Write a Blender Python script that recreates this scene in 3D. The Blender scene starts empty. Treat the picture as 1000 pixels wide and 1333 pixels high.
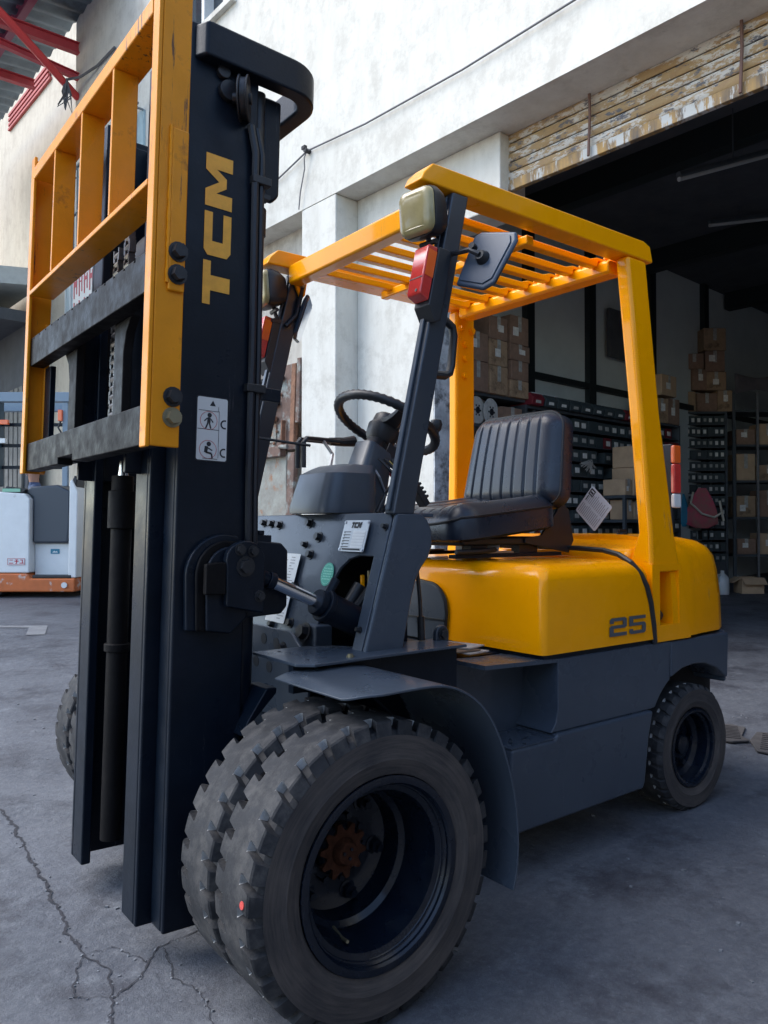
import bpy, bmesh, math, random
from mathutils import Vector, Matrix, Euler
R = math.radians
random.seed(7)
S = bpy.context.scene
C = S.collection

# ------------------------------------------------------------------ camera
cam_d = bpy.data.cameras.new('camera')
cam = bpy.data.objects.new('camera', cam_d)
C.objects.link(cam)
CAM = Vector((1.0282, 2.1727, 1.0739))
yaw, pitch = R(232.336), R(1.066)
FWD = Vector((math.cos(yaw)*math.cos(pitch), math.sin(yaw)*math.cos(pitch), math.sin(pitch)))
cam.location = CAM
cam.rotation_euler = FWD.to_track_quat('-Z', 'Y').to_euler()
cam_d.lens = 1009.6/1333*36
cam_d.sensor_width = 36
cam_d.clip_start = 0.02
cam_d.clip_end = 500
S.camera = cam

# ------------------------------------------------------------------ sky, sun, exposure
SUN_EL, SUN_AZ = R(50), R(-42)      # azimuth of the sun measured from +X towards +Y
w = bpy.data.worlds.new('World')
S.world = w
w.use_nodes = True
nt = w.node_tree
sky = nt.nodes.new('ShaderNodeTexSky')
sky.sky_type = 'NISHITA'
sky.sun_disc = False
sky.sun_elevation = SUN_EL
sky.sun_rotation = R(90) - SUN_AZ
sky.air_density = 1.0
sky.dust_density = 1.0
bg = nt.nodes['Background']
bg.inputs['Strength'].default_value = 0.15
nt.links.new(sky.outputs[0], bg.inputs[0])
sl = bpy.data.lights.new('sun', 'SUN')
sl.energy = 1.25
sl.angle = R(45)
sl.color = (1, 0.97, 0.93)
so = bpy.data.objects.new('sun', sl)
C.objects.link(so)
sd = Vector((math.cos(SUN_AZ)*math.cos(SUN_EL), math.sin(SUN_AZ)*math.cos(SUN_EL), math.sin(SUN_EL)))
so.rotation_euler = sd.to_track_quat('Z', 'Y').to_euler()
S.render.engine = 'CYCLES'
S.cycles.max_bounces = 12
S.cycles.diffuse_bounces = 6
vs = S.view_settings
vs.view_transform = 'Standard'
vs.look = 'None'
vs.exposure = 1.5
vs.gamma = 1.0

# ------------------------------------------------------------------ mesh helpers
class MB:
    def __init__(s):
        s.v = []; s.f = []; s.m = []
    def add(s, vs, fs, m=0):
        o = len(s.v)
        s.v += [tuple(p) for p in vs]
        s.f += [tuple(i+o for i in f) for f in fs]
        s.m += [m]*len(fs)
        return s
    def box(s, x0, x1, y0, y1, z0, z1, m=0, M=None):
        vs = [Vector((x, y, z)) for x in (x0, x1) for y in (y0, y1) for z in (z0, z1)]
        if M is not None: vs = [M @ p for p in vs]
        return s.add(vs, [(0,1,3,2),(4,6,7,5),(0,4,5,1),(2,3,7,6),(0,2,6,4),(1,5,7,3)], m)
    def cbox(s, c, size, M=None, m=0):
        c = Vector(c); h = Vector(size)/2
        M2 = Matrix.Translation(c) @ (M.to_4x4() if M is not None else Matrix.Identity(4))
        return s.box(-h.x, h.x, -h.y, h.y, -h.z, h.z, m, M2)
    def prism(s, poly, ax, a, b, m=0, M=None):
        n = len(poly)
        def P(p, t):
            q = {'X': (t, p[0], p[1]), 'Y': (p[0], t, p[1]), 'Z': (p[0], p[1], t)}[ax]
            q = Vector(q)
            return M @ q if M is not None else q
        vs = [P(p, a) for p in poly] + [P(p, b) for p in poly]
        fs = [tuple(range(n)), tuple(range(2*n-1, n-1, -1))] + [(i, (i+1) % n, (i+1) % n+n, i+n) for i in range(n)]
        return s.add(vs, fs, m)
    def decal(s, poly, O, ux, uy, t=0.002, m=0, off=0.0015):
        O = Vector(O); ux = Vector(ux).normalized(); uy = Vector(uy).normalized(); n = ux.cross(uy)
        k = len(poly)
        vs = [O+ux*p[0]+uy*p[1]+n*off for p in poly]+[O+ux*p[0]+uy*p[1]+n*(off+t) for p in poly]
        return s.add(vs, [tuple(range(k)), tuple(range(2*k-1, k-1, -1))]+[(i, (i+1) % k, (i+1) % k+k, i+k) for i in range(k)], m)
    def cyl(s, p0, p1, r0, r1=None, n=16, m=0):
        p0 = Vector(p0); p1 = Vector(p1); r1 = r0 if r1 is None else r1
        d = (p1-p0).normalized(); a = d.orthogonal().normalized(); b = d.cross(a)
        vs = []
        for p, r in ((p0, r0), (p1, r1)):
            for i in range(n):
                t = 2*math.pi*i/n
                vs.append(p+a*math.cos(t)*r+b*math.sin(t)*r)
        return s.add(vs, [tuple(range(n-1, -1, -1)), tuple(range(n, 2*n))]+[(i, (i+1) % n, (i+1) % n+n, i+n) for i in range(n)], m)
    def tube(s, path, r, n=8, closed=False, m=0):
        path = [Vector(p) for p in path]; k = len(path); rings = []
        prev = None
        for i, p in enumerate(path):
            if closed: d = path[(i+1) % k]-path[i-1]
            else: d = path[min(i+1, k-1)]-path[max(i-1, 0)]
            d.normalize()
            a = (d.orthogonal() if prev is None else prev-d*prev.dot(d)).normalized()
            prev = a; b = d.cross(a)
            rr = r[i] if isinstance(r, (list, tuple)) else r
            rings.append([p+a*math.cos(2*math.pi*j/n)*rr+b*math.sin(2*math.pi*j/n)*rr for j in range(n)])
        vs = [q for ring in rings for q in ring]
        fs = []
        for i in range(k if closed else k-1):
            i2 = (i+1) % k
            for j in range(n):
                j2 = (j+1) % n
                fs.append((i*n+j, i*n+j2, i2*n+j2, i2*n+j))
        if not closed:
            fs += [tuple(range(n-1, -1, -1)), tuple(range((k-1)*n, k*n))]
        return s.add(vs, fs, m)
    def lathe(s, prof, n=48, c=(0, 0, 0), ax='Y', m=0, closed=False):
        c = Vector(c); k = len(prof); vs = []
        for i in range(n):
            t = 2*math.pi*i/n
            for (r, a) in prof:
                q = {'Y': (r*math.cos(t), a, r*math.sin(t)), 'Z': (r*math.cos(t), r*math.sin(t), a), 'X': (a, r*math.cos(t), r*math.sin(t))}[ax]
                vs.append(c+Vector(q))
        fs = []
        for i in range(n):
            i2 = (i+1) % n
            for j in range(k if closed else k-1):
                j2 = (j+1) % k
                fs.append((i*k+j, i2*k+j, i2*k+j2, i*k+j2))
        return s.add(vs, fs, m)
    def grid(s, fn, nu, nv, m=0, closeu=False):
        vs = [fn(i/(nu if closeu else nu-1), j/(nv-1)) for i in range(nu) for j in range(nv)]
        fs = []
        for i in range(nu if closeu else nu-1):
            i2 = (i+1) % nu
            for j in range(nv-1):
                fs.append((i*nv+j, i2*nv+j, i2*nv+j+1, i*nv+j+1))
        return s.add(vs, fs, m)

def make_mesh(name, mb, mats, smooth=35):
    me = bpy.data.meshes.new(name)
    me.from_pydata(mb.v, [], mb.f)
    if not isinstance(mats, (list, tuple)): mats = [mats]
    for q in mats: me.materials.append(q)
    if any(mb.m): me.polygons.foreach_set('material_index', mb.m)
    bm = bmesh.new(); bm.from_mesh(me)
    bmesh.ops.remove_doubles(bm, verts=bm.verts, dist=1e-5)
    bmesh.ops.recalc_face_normals(bm, faces=bm.faces)
    bm.to_mesh(me); bm.free()
    if smooth:
        me.shade_smooth()
        me.set_sharp_from_angle(angle=R(smooth))
    me.update()
    return me

def ob(name, mb, mats, parent=None, bevel=0, seg=2, smooth=35):
    me = mb if isinstance(mb, bpy.types.Mesh) else make_mesh(name, mb, mats, smooth)
    o = bpy.data.objects.new(name, me)
    C.objects.link(o)
    if parent is not None: o.parent = parent
    if bevel:
        b = o.modifiers.new('bevel', 'BEVEL')
        b.width = bevel; b.segments = seg; b.limit_method = 'ANGLE'; b.angle_limit = R(40)
        b.harden_normals = True
    return o

def empty(name, loc=(0, 0, 0), rotz=0, parent=None):
    o = bpy.data.objects.new(name, None)
    o.empty_display_size = 0.1
    C.objects.link(o)
    o.location = loc; o.rotation_euler = (0, 0, rotz)
    if parent is not None: o.parent = parent
    return o

def tag(o, label, cat, group=None, kind=None):
    o['label'] = label
    if cat: o['category'] = cat
    if group: o['group'] = group
    if kind: o['kind'] = kind
    return o

def copy_tree(o, parent=None):
    c = o.copy(); C.objects.link(c); c.parent = parent
    for ch in list(o.children): copy_tree(ch, c)
    return c

def rrect(x0, x1, y0, y1, r, n=5):
    out = []
    for cx, cy, a0 in ((x1-r, y1-r, 0), (x0+r, y1-r, 90), (x0+r, y0+r, 180), (x1-r, y0+r, 270)):
        for i in range(n+1):
            t = R(a0+90*i/n)
            out.append((cx+r*math.cos(t), cy+r*math.sin(t)))
    return out

def smooth_path(pts, n=5):
    pts = [Vector(p) for p in pts]; out = []
    for i in range(len(pts)-1):
        p0 = pts[max(i-1, 0)]; p1 = pts[i]; p2 = pts[i+1]; p3 = pts[min(i+2, len(pts)-1)]
        for k in range(n):
            t = k/n
            out.append(0.5*((2*p1)+(p2-p0)*t+(2*p0-5*p1+4*p2-p3)*t*t+(3*p1-p0-3*p2+p3)*t**3))
    out.append(pts[-1])
    return out

def arc(cx, cy, r, a0, a1, n=10):
    return [(cx+r*math.cos(R(a0+(a1-a0)*i/n)), cy+r*math.sin(R(a0+(a1-a0)*i/n))) for i in range(n+1)]

# ------------------------------------------------------------------ materials
MATS = {}
def mat(name, col, rough=0.5, metal=0.0, var=0.0, vscale=8.0, col2=None, bump=0.0, bscale=60.0, coat=0.0, dirt=None, dscale=4.0, dlo=0.55, dhi=0.7, rvar=0.0, spec=0.5, stretch=None, scr=None, sscale=3.0, sthr=0.66):
    if name in MATS: return MATS[name]
    m = bpy.data.materials.new(name); m.use_nodes = True
    nt = m.node_tree; N = nt.nodes; L = nt.links
    b = N['Principled BSDF']
    b.inputs['Roughness'].default_value = rough
    b.inputs['Metallic'].default_value = metal
    b.inputs['Specular IOR Level'].default_value = spec
    if coat:
        b.inputs['Coat Weight'].default_value = coat
        b.inputs['Coat Roughness'].default_value = 0.07
    col = tuple(col)+(1,)
    b.inputs['Base Color'].default_value = col
    tc = N.new('ShaderNodeTexCoord')
    vec = tc.outputs['Object']
    if stretch:
        mp = N.new('ShaderNodeMapping'); mp.inputs['Scale'].default_value = stretch
        L.new(vec, mp.inputs[0]); vec = mp.outputs[0]
    out = None
    if var or col2:
        n = N.new('ShaderNodeTexNoise'); n.inputs['Scale'].default_value = vscale; n.inputs['Detail'].default_value = 8; n.inputs['Roughness'].default_value = 0.65
        L.new(vec, n.inputs['Vector'])
        rp = N.new('ShaderNodeValToRGB')
        c2 = tuple(col2)+(1,) if col2 else tuple(max(0, c*(1-var)) for c in col[:3])+(1,)
        c1 = col if col2 else tuple(min(1, c*(1+var)) for c in col[:3])+(1,)
        rp.color_ramp.elements[0].color = c2; rp.color_ramp.elements[0].position = 0.3
        rp.color_ramp.elements[1].color = c1; rp.color_ramp.elements[1].position = 0.7
        L.new(n.outputs['Fac'], rp.inputs[0]); out = rp.outputs[0]
    if dirt:
        n2 = N.new('ShaderNodeTexNoise'); n2.inputs['Scale'].default_value = dscale; n2.inputs['Detail'].default_value = 10; n2.inputs['Roughness'].default_value = 0.7
        L.new(vec, n2.inputs['Vector'])
        mr = N.new('ShaderNodeMapRange'); mr.inputs[1].default_value = dlo; mr.inputs[2].default_value = dhi
        L.new(n2.outputs['Fac'], mr.inputs[0])
        mx = N.new('ShaderNodeMix'); mx.data_type = 'RGBA'
        L.new(mr.outputs[0], mx.inputs[0])
        if out: L.new(out, mx.inputs[6])
        else: mx.inputs[6].default_value = col
        mx.inputs[7].default_value = tuple(dirt)+(1,)
        out = mx.outputs[2]
    if scr:
        ms_ = N.new('ShaderNodeMapping'); ms_.inputs['Scale'].default_value = (22, 22, 1.2); ms_.inputs['Rotation'].default_value = (0.25, 0.35, 0.2); L.new(tc.outputs['Object'], ms_.inputs[0])
        n5 = N.new('ShaderNodeTexNoise'); n5.inputs['Scale'].default_value = sscale; n5.inputs['Detail'].default_value = 9; n5.inputs['Roughness'].default_value = 0.75; L.new(ms_.outputs[0], n5.inputs['Vector'])
        n6 = N.new('ShaderNodeTexNoise'); n6.inputs['Scale'].default_value = 3.3; n6.inputs['Detail'].default_value = 3; L.new(tc.outputs['Object'], n6.inputs['Vector'])
        ad = N.new('ShaderNodeMath'); ad.operation = 'MULTIPLY_ADD'; ad.inputs[1].default_value = 0.35; L.new(n6.outputs['Fac'], ad.inputs[0]); L.new(n5.outputs['Fac'], ad.inputs[2])
        mr5 = N.new('ShaderNodeMapRange'); mr5.inputs[1].default_value = sthr+0.16; mr5.inputs[2].default_value = sthr+0.20; L.new(ad.outputs[0], mr5.inputs[0])
        mx5 = N.new('ShaderNodeMix'); mx5.data_type = 'RGBA'; L.new(mr5.outputs[0], mx5.inputs[0])
        if out: L.new(out, mx5.inputs[6])
        else: mx5.inputs[6].default_value = col
        mx5.inputs[7].default_value = tuple(scr)+(1,); out = mx5.outputs[2]
    if out: L.new(out, b.inputs['Base Color'])
    if rvar:
        n3 = N.new('ShaderNodeTexNoise'); n3.inputs['Scale'].default_value = vscale*1.7; n3.inputs['Detail'].default_value = 6
        L.new(vec, n3.inputs['Vector'])
        mr = N.new('ShaderNodeMapRange'); mr.inputs[1].default_value = 0.3; mr.inputs[2].default_value = 0.7
        mr.inputs[3].default_value = max(0.03, rough-rvar); mr.inputs[4].default_value = min(1, rough+rvar)
        L.new(n3.outputs['Fac'], mr.inputs[0]); L.new(mr.outputs[0], b.inputs['Roughness'])
    if bump:
        n4 = N.new('ShaderNodeTexNoise'); n4.inputs['Scale'].default_value = bscale; n4.inputs['Detail'].default_value = 6
        L.new(vec, n4.inputs['Vector'])
        bp = N.new('ShaderNodeBump'); bp.inputs['Strength'].default_value = bump; bp.inputs['Distance'].default_value = 0.01
        L.new(n4.outputs['Fac'], bp.inputs['Height']); L.new(bp.outputs[0], b.inputs['Normal'])
    MATS[name] = m
    return m

YEL = mat('yellow_paint', (0.97, 0.360, 0.0), 0.30, var=0.05, vscale=5, coat=0.45, spec=0.08, rvar=0.06, bump=0.02, bscale=220, dirt=(0.30, 0.12, 0.02), dscale=26, dlo=0.70, dhi=0.76, scr=(0.45, 0.22, 0.06), sthr=0.69)
YELW = mat('worn_yellow_paint', (0.70, 0.25, 0.006), 0.42, spec=0.2, var=0.10, vscale=9, coat=0.05, rvar=0.1, bump=0.06, bscale=150, dirt=(0.20, 0.07, 0.02), dscale=9, dlo=0.60, dhi=0.75, scr=(0.10, 0.05, 0.03), sthr=0.65)
BLK = mat('black_paint', (0.004, 0.008, 0.015), 0.36, spec=0.2, var=0.25, vscale=6, rvar=0.10, bump=0.05, bscale=120, dirt=(0.011, 0.015, 0.023), dscale=9, dlo=0.5, dhi=0.85, scr=(0.05, 0.05, 0.055), sthr=0.67)
BRN = mat('primer_black_steel', (0.006, 0.0055, 0.006), 0.55, var=0.25, vscale=14, rvar=0.12, bump=0.1, bscale=90, dirt=(0.013, 0.012, 0.012), dscale=22, dlo=0.55, dhi=0.8, spec=0.12)
GRY = mat('slate_grey_paint', (0.052, 0.066, 0.086), 0.30, spec=0.3, var=0.07, vscale=4, coat=0.15, rvar=0.08, bump=0.04, bscale=180, dirt=(0.038, 0.050, 0.070), dscale=5, dlo=0.45, dhi=0.95, scr=(0.13, 0.15, 0.18), sthr=0.70)
GRYL = mat('pillar_grey_paint', (0.026, 0.034, 0.046), 0.32, var=0.06, vscale=6, coat=0.15, rvar=0.06)
RUB = mat('tyre_rubber', (0.022, 0.023, 0.026), 0.78, spec=0.3, var=0.35, vscale=14, bump=0.12, bscale=130, dirt=(0.060, 0.058, 0.057), dscale=16, dlo=0.46, dhi=0.66)
SIDE = mat('tyre_sidewall', (0.036, 0.034, 0.037), 0.66, var=0.3, vscale=22, bump=0.15, bscale=90, dirt=(0.095, 0.075, 0.062), dscale=13, dlo=0.5, dhi=0.78, stretch=(1, 1, 1))
DUST = mat('tread_groove_dust', (0.30, 0.30, 0.29), 0.9, var=0.5, vscale=30)
RIM = mat('wheel_rim_paint', (0.004, 0.0075, 0.015), 0.26, spec=0.4, var=0.3, vscale=9, rvar=0.12, dirt=(0.03, 0.03, 0.033), dscale=8, dlo=0.58, dhi=0.8)
RUST = mat('rusty_hub', (0.055, 0.020, 0.010), 0.9, spec=0.2, var=0.5, vscale=60, bump=0.4, bscale=120)
CHR = mat('chrome_rod', (0.75, 0.77, 0.80), 0.15, metal=1.0)
STL = mat('bare_steel', (0.42, 0.43, 0.45), 0.38, metal=0.9, var=0.15, vscale=30)
BOLT = mat('black_bolt', (0.022, 0.023, 0.026), 0.42, metal=0.3, var=0.3, vscale=60)
BRASS = mat('zinc_bolt', (0.25, 0.22, 0.14), 0.45, metal=0.7)
VIN = mat('black_vinyl', (0.012, 0.018, 0.030), 0.30, var=0.12, vscale=10, bump=0.08, bscale=320, rvar=0.05)
VIN2 = mat('black_vinyl_piping', (0.006, 0.007, 0.010), 0.5)
PLA = mat('black_plastic', (0.014, 0.016, 0.020), 0.42, var=0.15, vscale=20, bump=0.05, bscale=250)
PLAG = mat('grey_plastic', (0.055, 0.070, 0.090), 0.36, var=0.08, vscale=8, rvar=0.06)
HOSE = mat('hose_rubber', (0.010, 0.012, 0.017), 0.45)
WHT = mat('white_label', (0.66, 0.68, 0.68), 0.5, var=0.05, vscale=40)
ALU = mat('aluminium_plate', (0.50, 0.52, 0.54), 0.42, metal=0.4, var=0.06, vscale=60)
INK = mat('black_ink', (0.012, 0.014, 0.02), 0.6)
GINK = mat('grey_print', (0.30, 0.31, 0.33), 0.6)
REDI = mat('red_print', (0.50, 0.05, 0.04), 0.6)
YLET = mat('yellow_lettering', (0.75, 0.36, 0.03), 0.5, var=0.12, vscale=30, dirt=(0.25, 0.12, 0.03), dscale=18, dlo=0.66, dhi=0.72)
GLET = mat('grey_lettering', (0.075, 0.085, 0.095), 0.5)
GRNS = mat('green_sticker', (0.035, 0.36, 0.25), 0.5)
REDL = mat('red_lens', (0.62, 0.045, 0.035), 0.16, coat=0.5, var=0.1, vscale=40)
ORL = mat('orange_lens', (0.85, 0.13, 0.02), 0.16, coat=0.5)
WHL = mat('white_lens', (0.7, 0.7, 0.68), 0.2, coat=0.3)
LENS = mat('headlamp_glass', (0.34, 0.275, 0.12), 0.25, var=0.22, vscale=12, coat=0.2)
MIRB = mat('mirror_back', (0.045, 0.065, 0.098), 0.36, var=0.05, vscale=6)
MIRG = mat('mirror_glass', (0.75, 0.77, 0.8), 0.05, metal=1.0)

def sidewall_material():
    m = bpy.data.materials.new('scuffed_sidewall'); m.use_nodes = True
    nt = m.node_tree; N = nt.nodes; L = nt.links; b = N['Principled BSDF']
    b.inputs['Roughness'].default_value = 0.6
    tc = N.new('ShaderNodeTexCoord'); sp = N.new('ShaderNodeSeparateXYZ'); L.new(tc.outputs['Object'], sp.inputs[0])
    def mth(op, a, bb=None):
        q = N.new('ShaderNodeMath'); q.operation = op
        for i, v in ((0, a), (1, bb)):
            if v is None: continue
            if isinstance(v, (int, float)): q.inputs[i].default_value = v
            else: L.new(v, q.inputs[i])
        return q.outputs[0]
    r = mth('SQRT', mth('ADD', mth('MULTIPLY', sp.outputs[0], sp.outputs[0]), mth('MULTIPLY', sp.outputs[2], sp.outputs[2])))
    an = mth('ARCTAN2', sp.outputs[2], sp.outputs[0])
    cx = N.new('ShaderNodeCombineXYZ'); L.new(mth('MULTIPLY', r, 130.0), cx.inputs[0]); L.new(mth('MULTIPLY', an, 2.5), cx.inputs[1])
    n1 = N.new('ShaderNodeTexNoise'); n1.inputs['Scale'].default_value = 1.0; n1.inputs['Detail'].default_value = 10; n1.inputs['Roughness'].default_value = 0.7; L.new(cx.outputs[0], n1.inputs['Vector'])
    n2 = N.new('ShaderNodeTexNoise'); n2.inputs['Scale'].default_value = 7; n2.inputs['Detail'].default_value = 9; L.new(tc.outputs['Object'], n2.inputs['Vector'])
    rp = N.new('ShaderNodeValToRGB'); rp.color_ramp.elements[0].position = 0.38; rp.color_ramp.elements[0].color = (0.018, 0.018, 0.021, 1); rp.color_ramp.elements[1].position = 0.72; rp.color_ramp.elements[1].color = (0.105, 0.088, 0.077, 1)
    L.new(mth('ADD', mth('MULTIPLY', n1.outputs['Fac'], 0.6), mth('MULTIPLY', n2.outputs['Fac'], 0.42)), rp.inputs[0])
    L.new(rp.outputs[0], b.inputs['Base Color'])
    bp = N.new('ShaderNodeBump'); bp.inputs['Strength'].default_value = 0.35; bp.inputs['Distance'].default_value = 0.003
    L.new(n1.outputs['Fac'], bp.inputs['Height']); L.new(bp.outputs[0], b.inputs['Normal'])
    return m
SIDE = sidewall_material()
CHAIN = mat('greasy_chain_steel', (0.16, 0.155, 0.15), 0.38, metal=0.7, var=0.3, vscale=50)
# ------------------------------------------------------------------ ground
def gz(x, y):
    d = (x-CAM.x)*math.cos(yaw)+(y-CAM.y)*math.sin(yaw)
    t = d-3.6
    t = 0.5*(t+math.sqrt(t*t+0.6))-0.04     # smooth hinge
    return max(0.0, 0.035*min(t, 11.5)) if d > 2.2 else 0.0

def ground_material():
    m = bpy.data.materials.new('worn_concrete'); m.use_nodes = True
    nt = m.node_tree; N = nt.nodes; L = nt.links; b = N['Principled BSDF']
    tc = N.new('ShaderNodeTexCoord')
    def noise(sc, det=8, ro=0.65):
        n = N.new('ShaderNodeTexNoise'); n.inputs['Scale'].default_value = sc; n.inputs['Detail'].default_value = det; n.inputs['Roughness'].default_value = ro
        L.new(tc.outputs['Object'], n.inputs['Vector']); return n.outputs['Fac']
    def rng(src, a, bb, c=0, d=1):
        r = N.new('ShaderNodeMapRange'); r.inputs[1].default_value = a; r.inputs[2].default_value = bb; r.inputs[3].default_value = c; r.inputs[4].default_value = d
        L.new(src, r.inputs[0]); return r.outputs[0]
    def mix(f, a, bb):
        x = N.new('ShaderNodeMix'); x.data_type = 'RGBA'; L.new(f, x.inputs[0])
        for i, q in ((6, a), (7, bb)):
            if isinstance(q, tuple): x.inputs[i].default_value = q+(1,)
            else: L.new(q, x.inputs[i])
        return x.outputs[2]
    base = mix(rng(noise(0.9, 10, 0.7), 0.38, 0.62), (0.046, 0.052, 0.066), (0.122, 0.130, 0.148))
    base = mix(rng(noise(17, 12, 0.85), 0.40, 0.60, 0, 0.75), base, (0.072, 0.078, 0.095))
    base = mix(rng(noise(33, 12, 0.85), 0.46, 0.62, 0, 0.6), base, (0.15, 0.158, 0.172))
    base = mix(rng(noise(2.3, 10, 0.75), 0.50, 0.64, 0, 0.85), base, (0.026, 0.026, 0.036))     # oil stains
    base = mix(rng(noise(5.1, 10, 0.8), 0.55, 0.70, 0, 0.7), base, (0.19, 0.205, 0.225))         # bleached scuffs
    base = mix(rng(noise(90, 5, 0.7), 0.60, 0.72, 0, 0.55), base, (0.24, 0.245, 0.255))
    base = mix(rng(noise(50, 5, 0.7), 0.58, 0.70, 0, 0.6), base, (0.06, 0.06, 0.07))
    L.new(base, b.inputs['Base Color'])
    L.new(rng(noise(3.0), 0.3, 0.7, 0.48, 0.82), b.inputs['Roughness'])
    h = N.new('ShaderNodeMath'); h.operation = 'ADD'
    L.new(noise(40, 10, 0.75), h.inputs[0]); L.new(noise(6), h.inputs[1])
    bp = N.new('ShaderNodeBump'); bp.inputs['Strength'].default_value = 0.6; bp.inputs['Distance'].default_value = 0.012
    L.new(h.outputs[0], bp.inputs['Height']); L.new(bp.outputs[0], b.inputs['Normal'])
    return m
GND = ground_material()
xs = [-60, -40, -25]+[-16+0.5*i for i in range(45)]+[8, 12, 20, 40]
ys = [-60, -40, -25]+[-18+0.5*i for i in range(49)]+[8, 12, 20, 40]
g = MB()
g.add([(x, y, gz(x, y)) for x in xs for y in ys], [(i*len(ys)+j, (i+1)*len(ys)+j, (i+1)*len(ys)+j+1, i*len(ys)+j+1) for i in range(len(xs)-1) for j in range(len(ys)-1)])
ground = ob('ground', g, GND, smooth=60)
tag(ground, 'worn stained grey concrete yard floor running into the warehouse', 'ground', kind='structure')

# cracks in the yard slab: jagged dark grooves with crumbled pale lips
CRK = mat('crack_shadow', (0.030, 0.030, 0.036), 0.95, var=0.3, vscale=40)
LIP = mat('crumbled_lip', (0.16, 0.17, 0.185), 0.9, var=0.3, vscale=50)
def crack(pts, wd, lip=0.0):
    rnd = random.Random(int(abs(pts[0][0]*1000))+3)
    path = []
    ph = 0.0
    for (a, b) in zip(pts, pts[1:]):
        a = Vector((a[0], a[1])); b = Vector((b[0], b[1])); n = max(3, int((b-a).length/0.011))
        for i in range(n):
            p = a.lerp(b, i/n); d = (b-a).normalized(); q = Vector((-d.y, d.x))
            ph = ph*0.86+rnd.uniform(-1, 1)*0.0055
            path.append(p+q*(ph+rnd.uniform(-1, 1)*0.0022))
    path.append(Vector(pts[-1][:2]))
    mb = MB(); lb = MB()
    L_ = []; R_ = []; LL = []
    for i, p in enumerate(path):
        d = (path[min(i+1, len(path)-1)]-path[max(i-1, 0)]).normalized(); q = Vector((-d.y, d.x))
        k = 0.42*wd*rnd.uniform(0.35, 1.2)*min(1, (len(path)-i)/8+0.15)
        z = gz(p.x, p.y)+0.003
        L_.append((p.x+q.x*k, p.y+q.y*k, z)); R_.append((p.x-q.x*k, p.y-q.y*k, z))
        kk = k+lip*rnd.uniform(0, 1)**2
        LL.append((p.x+q.x*kk, p.y+q.y*kk, z-0.001))
    n = len(path)
    mb.add(L_+R_, [(i, i+1, n+i+1, n+i) for i in range(n-1)])
    o = ob('crack', mb, CRK, ground, smooth=0)
    cr = MB()
    for p in path:
        for _ in range(2):
            if rnd.random() < 0.30:
                r = rnd.uniform(0.001, 0.0032); a = rnd.uniform(0, 6.28); q2 = rnd.gauss(0, wd*1.6)
                x, y = p.x+math.cos(a)*q2, p.y+math.sin(a)*q2
                cr.cbox((x, y, gz(x, y)+r*0.5), (r*2.2, r*1.6, r*1.3), Euler((rnd.uniform(-.4, .4), rnd.uniform(-.4, .4), a)).to_matrix())
    if cr.v:
        q3 = ob('crumbs', cr, LIP, ground, smooth=0); q3['kind'] = 'stuff'
    if lip:
        lb.add([(x, y, z) for x, y, z in L_]+LL, [(i, i+1, n+i+1, n+i) for i in range(n-1)])
        ob('crack_lip', lb, LIP, ground, smooth=0)
crack([(0.36, -2.2), (0.375, -1.05), (0.38, -0.62), (0.405, -0.316), (0.41, -0.1), (0.424, 0.168)], 0.0120)
crack([(0.424, 0.168), (0.40, 0.27), (0.43, 0.38), (0.47, 0.50), (0.55, 0.75)], 0.0075)
crack([(0.43, 0.38), (0.378, 0.36), (0.31, 0.29), (0.26, 0.25), (0.166, 0.228), (0.02, 0.20)], 0.0055)
crack([(0.31, 0.29), (0.36, 0.18), (0.424, 0.168)], 0.004)
crack([(0.26, 0.25), (0.285, 0.38), (0.27, 0.5), (0.30, 0.62), (0.28, 0.8)], 0.004)
crack([(0.424, 0.168), (0.46, 0.21), (0.50, 0.33), (0.43, 0.38)], 0.005)
crack([(0.74, -1.6), (0.66, -0.9), (0.72, -0.3)], 0.003)
# scattered grit
gr = MB(); rnd = random.Random(5)
for i in range(320):
    x = rnd.uniform(-3.2, 1.2); y = rnd.uniform(-4.5, 1.3)
    r = rnd.uniform(0.002, 0.006)
    gr.cbox((x, y, gz(x, y)+r*0.4), (r*2, r*1.6, r), Matrix.Rotation(rnd.uniform(0, 3), 3, 'Z'))
tag(ob('grit', gr, LIP, smooth=0), 'loose pale grit scattered over the concrete yard', 'grit', kind='stuff')
# painted patch far left on the slab
pm = mat('faded_floor_paint', (0.20, 0.205, 0.21), 0.8, var=0.3, vscale=12, dirt=(0.18, 0.18, 0.19), dscale=9, dlo=0.48, dhi=0.56)
pp = MB()
fp = [(-0.55, -5.9), (-0.95, -5.6), (-0.80, -5.1), (-0.66, -5.18), (-0.78, -5.58), (-0.52, -5.78)]
pp.add([(x, y, gz(x, y)+0.005) for x, y in fp], [tuple(range(6))])
o = ob('floor_marking', pp, pm, ground, smooth=0)

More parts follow.
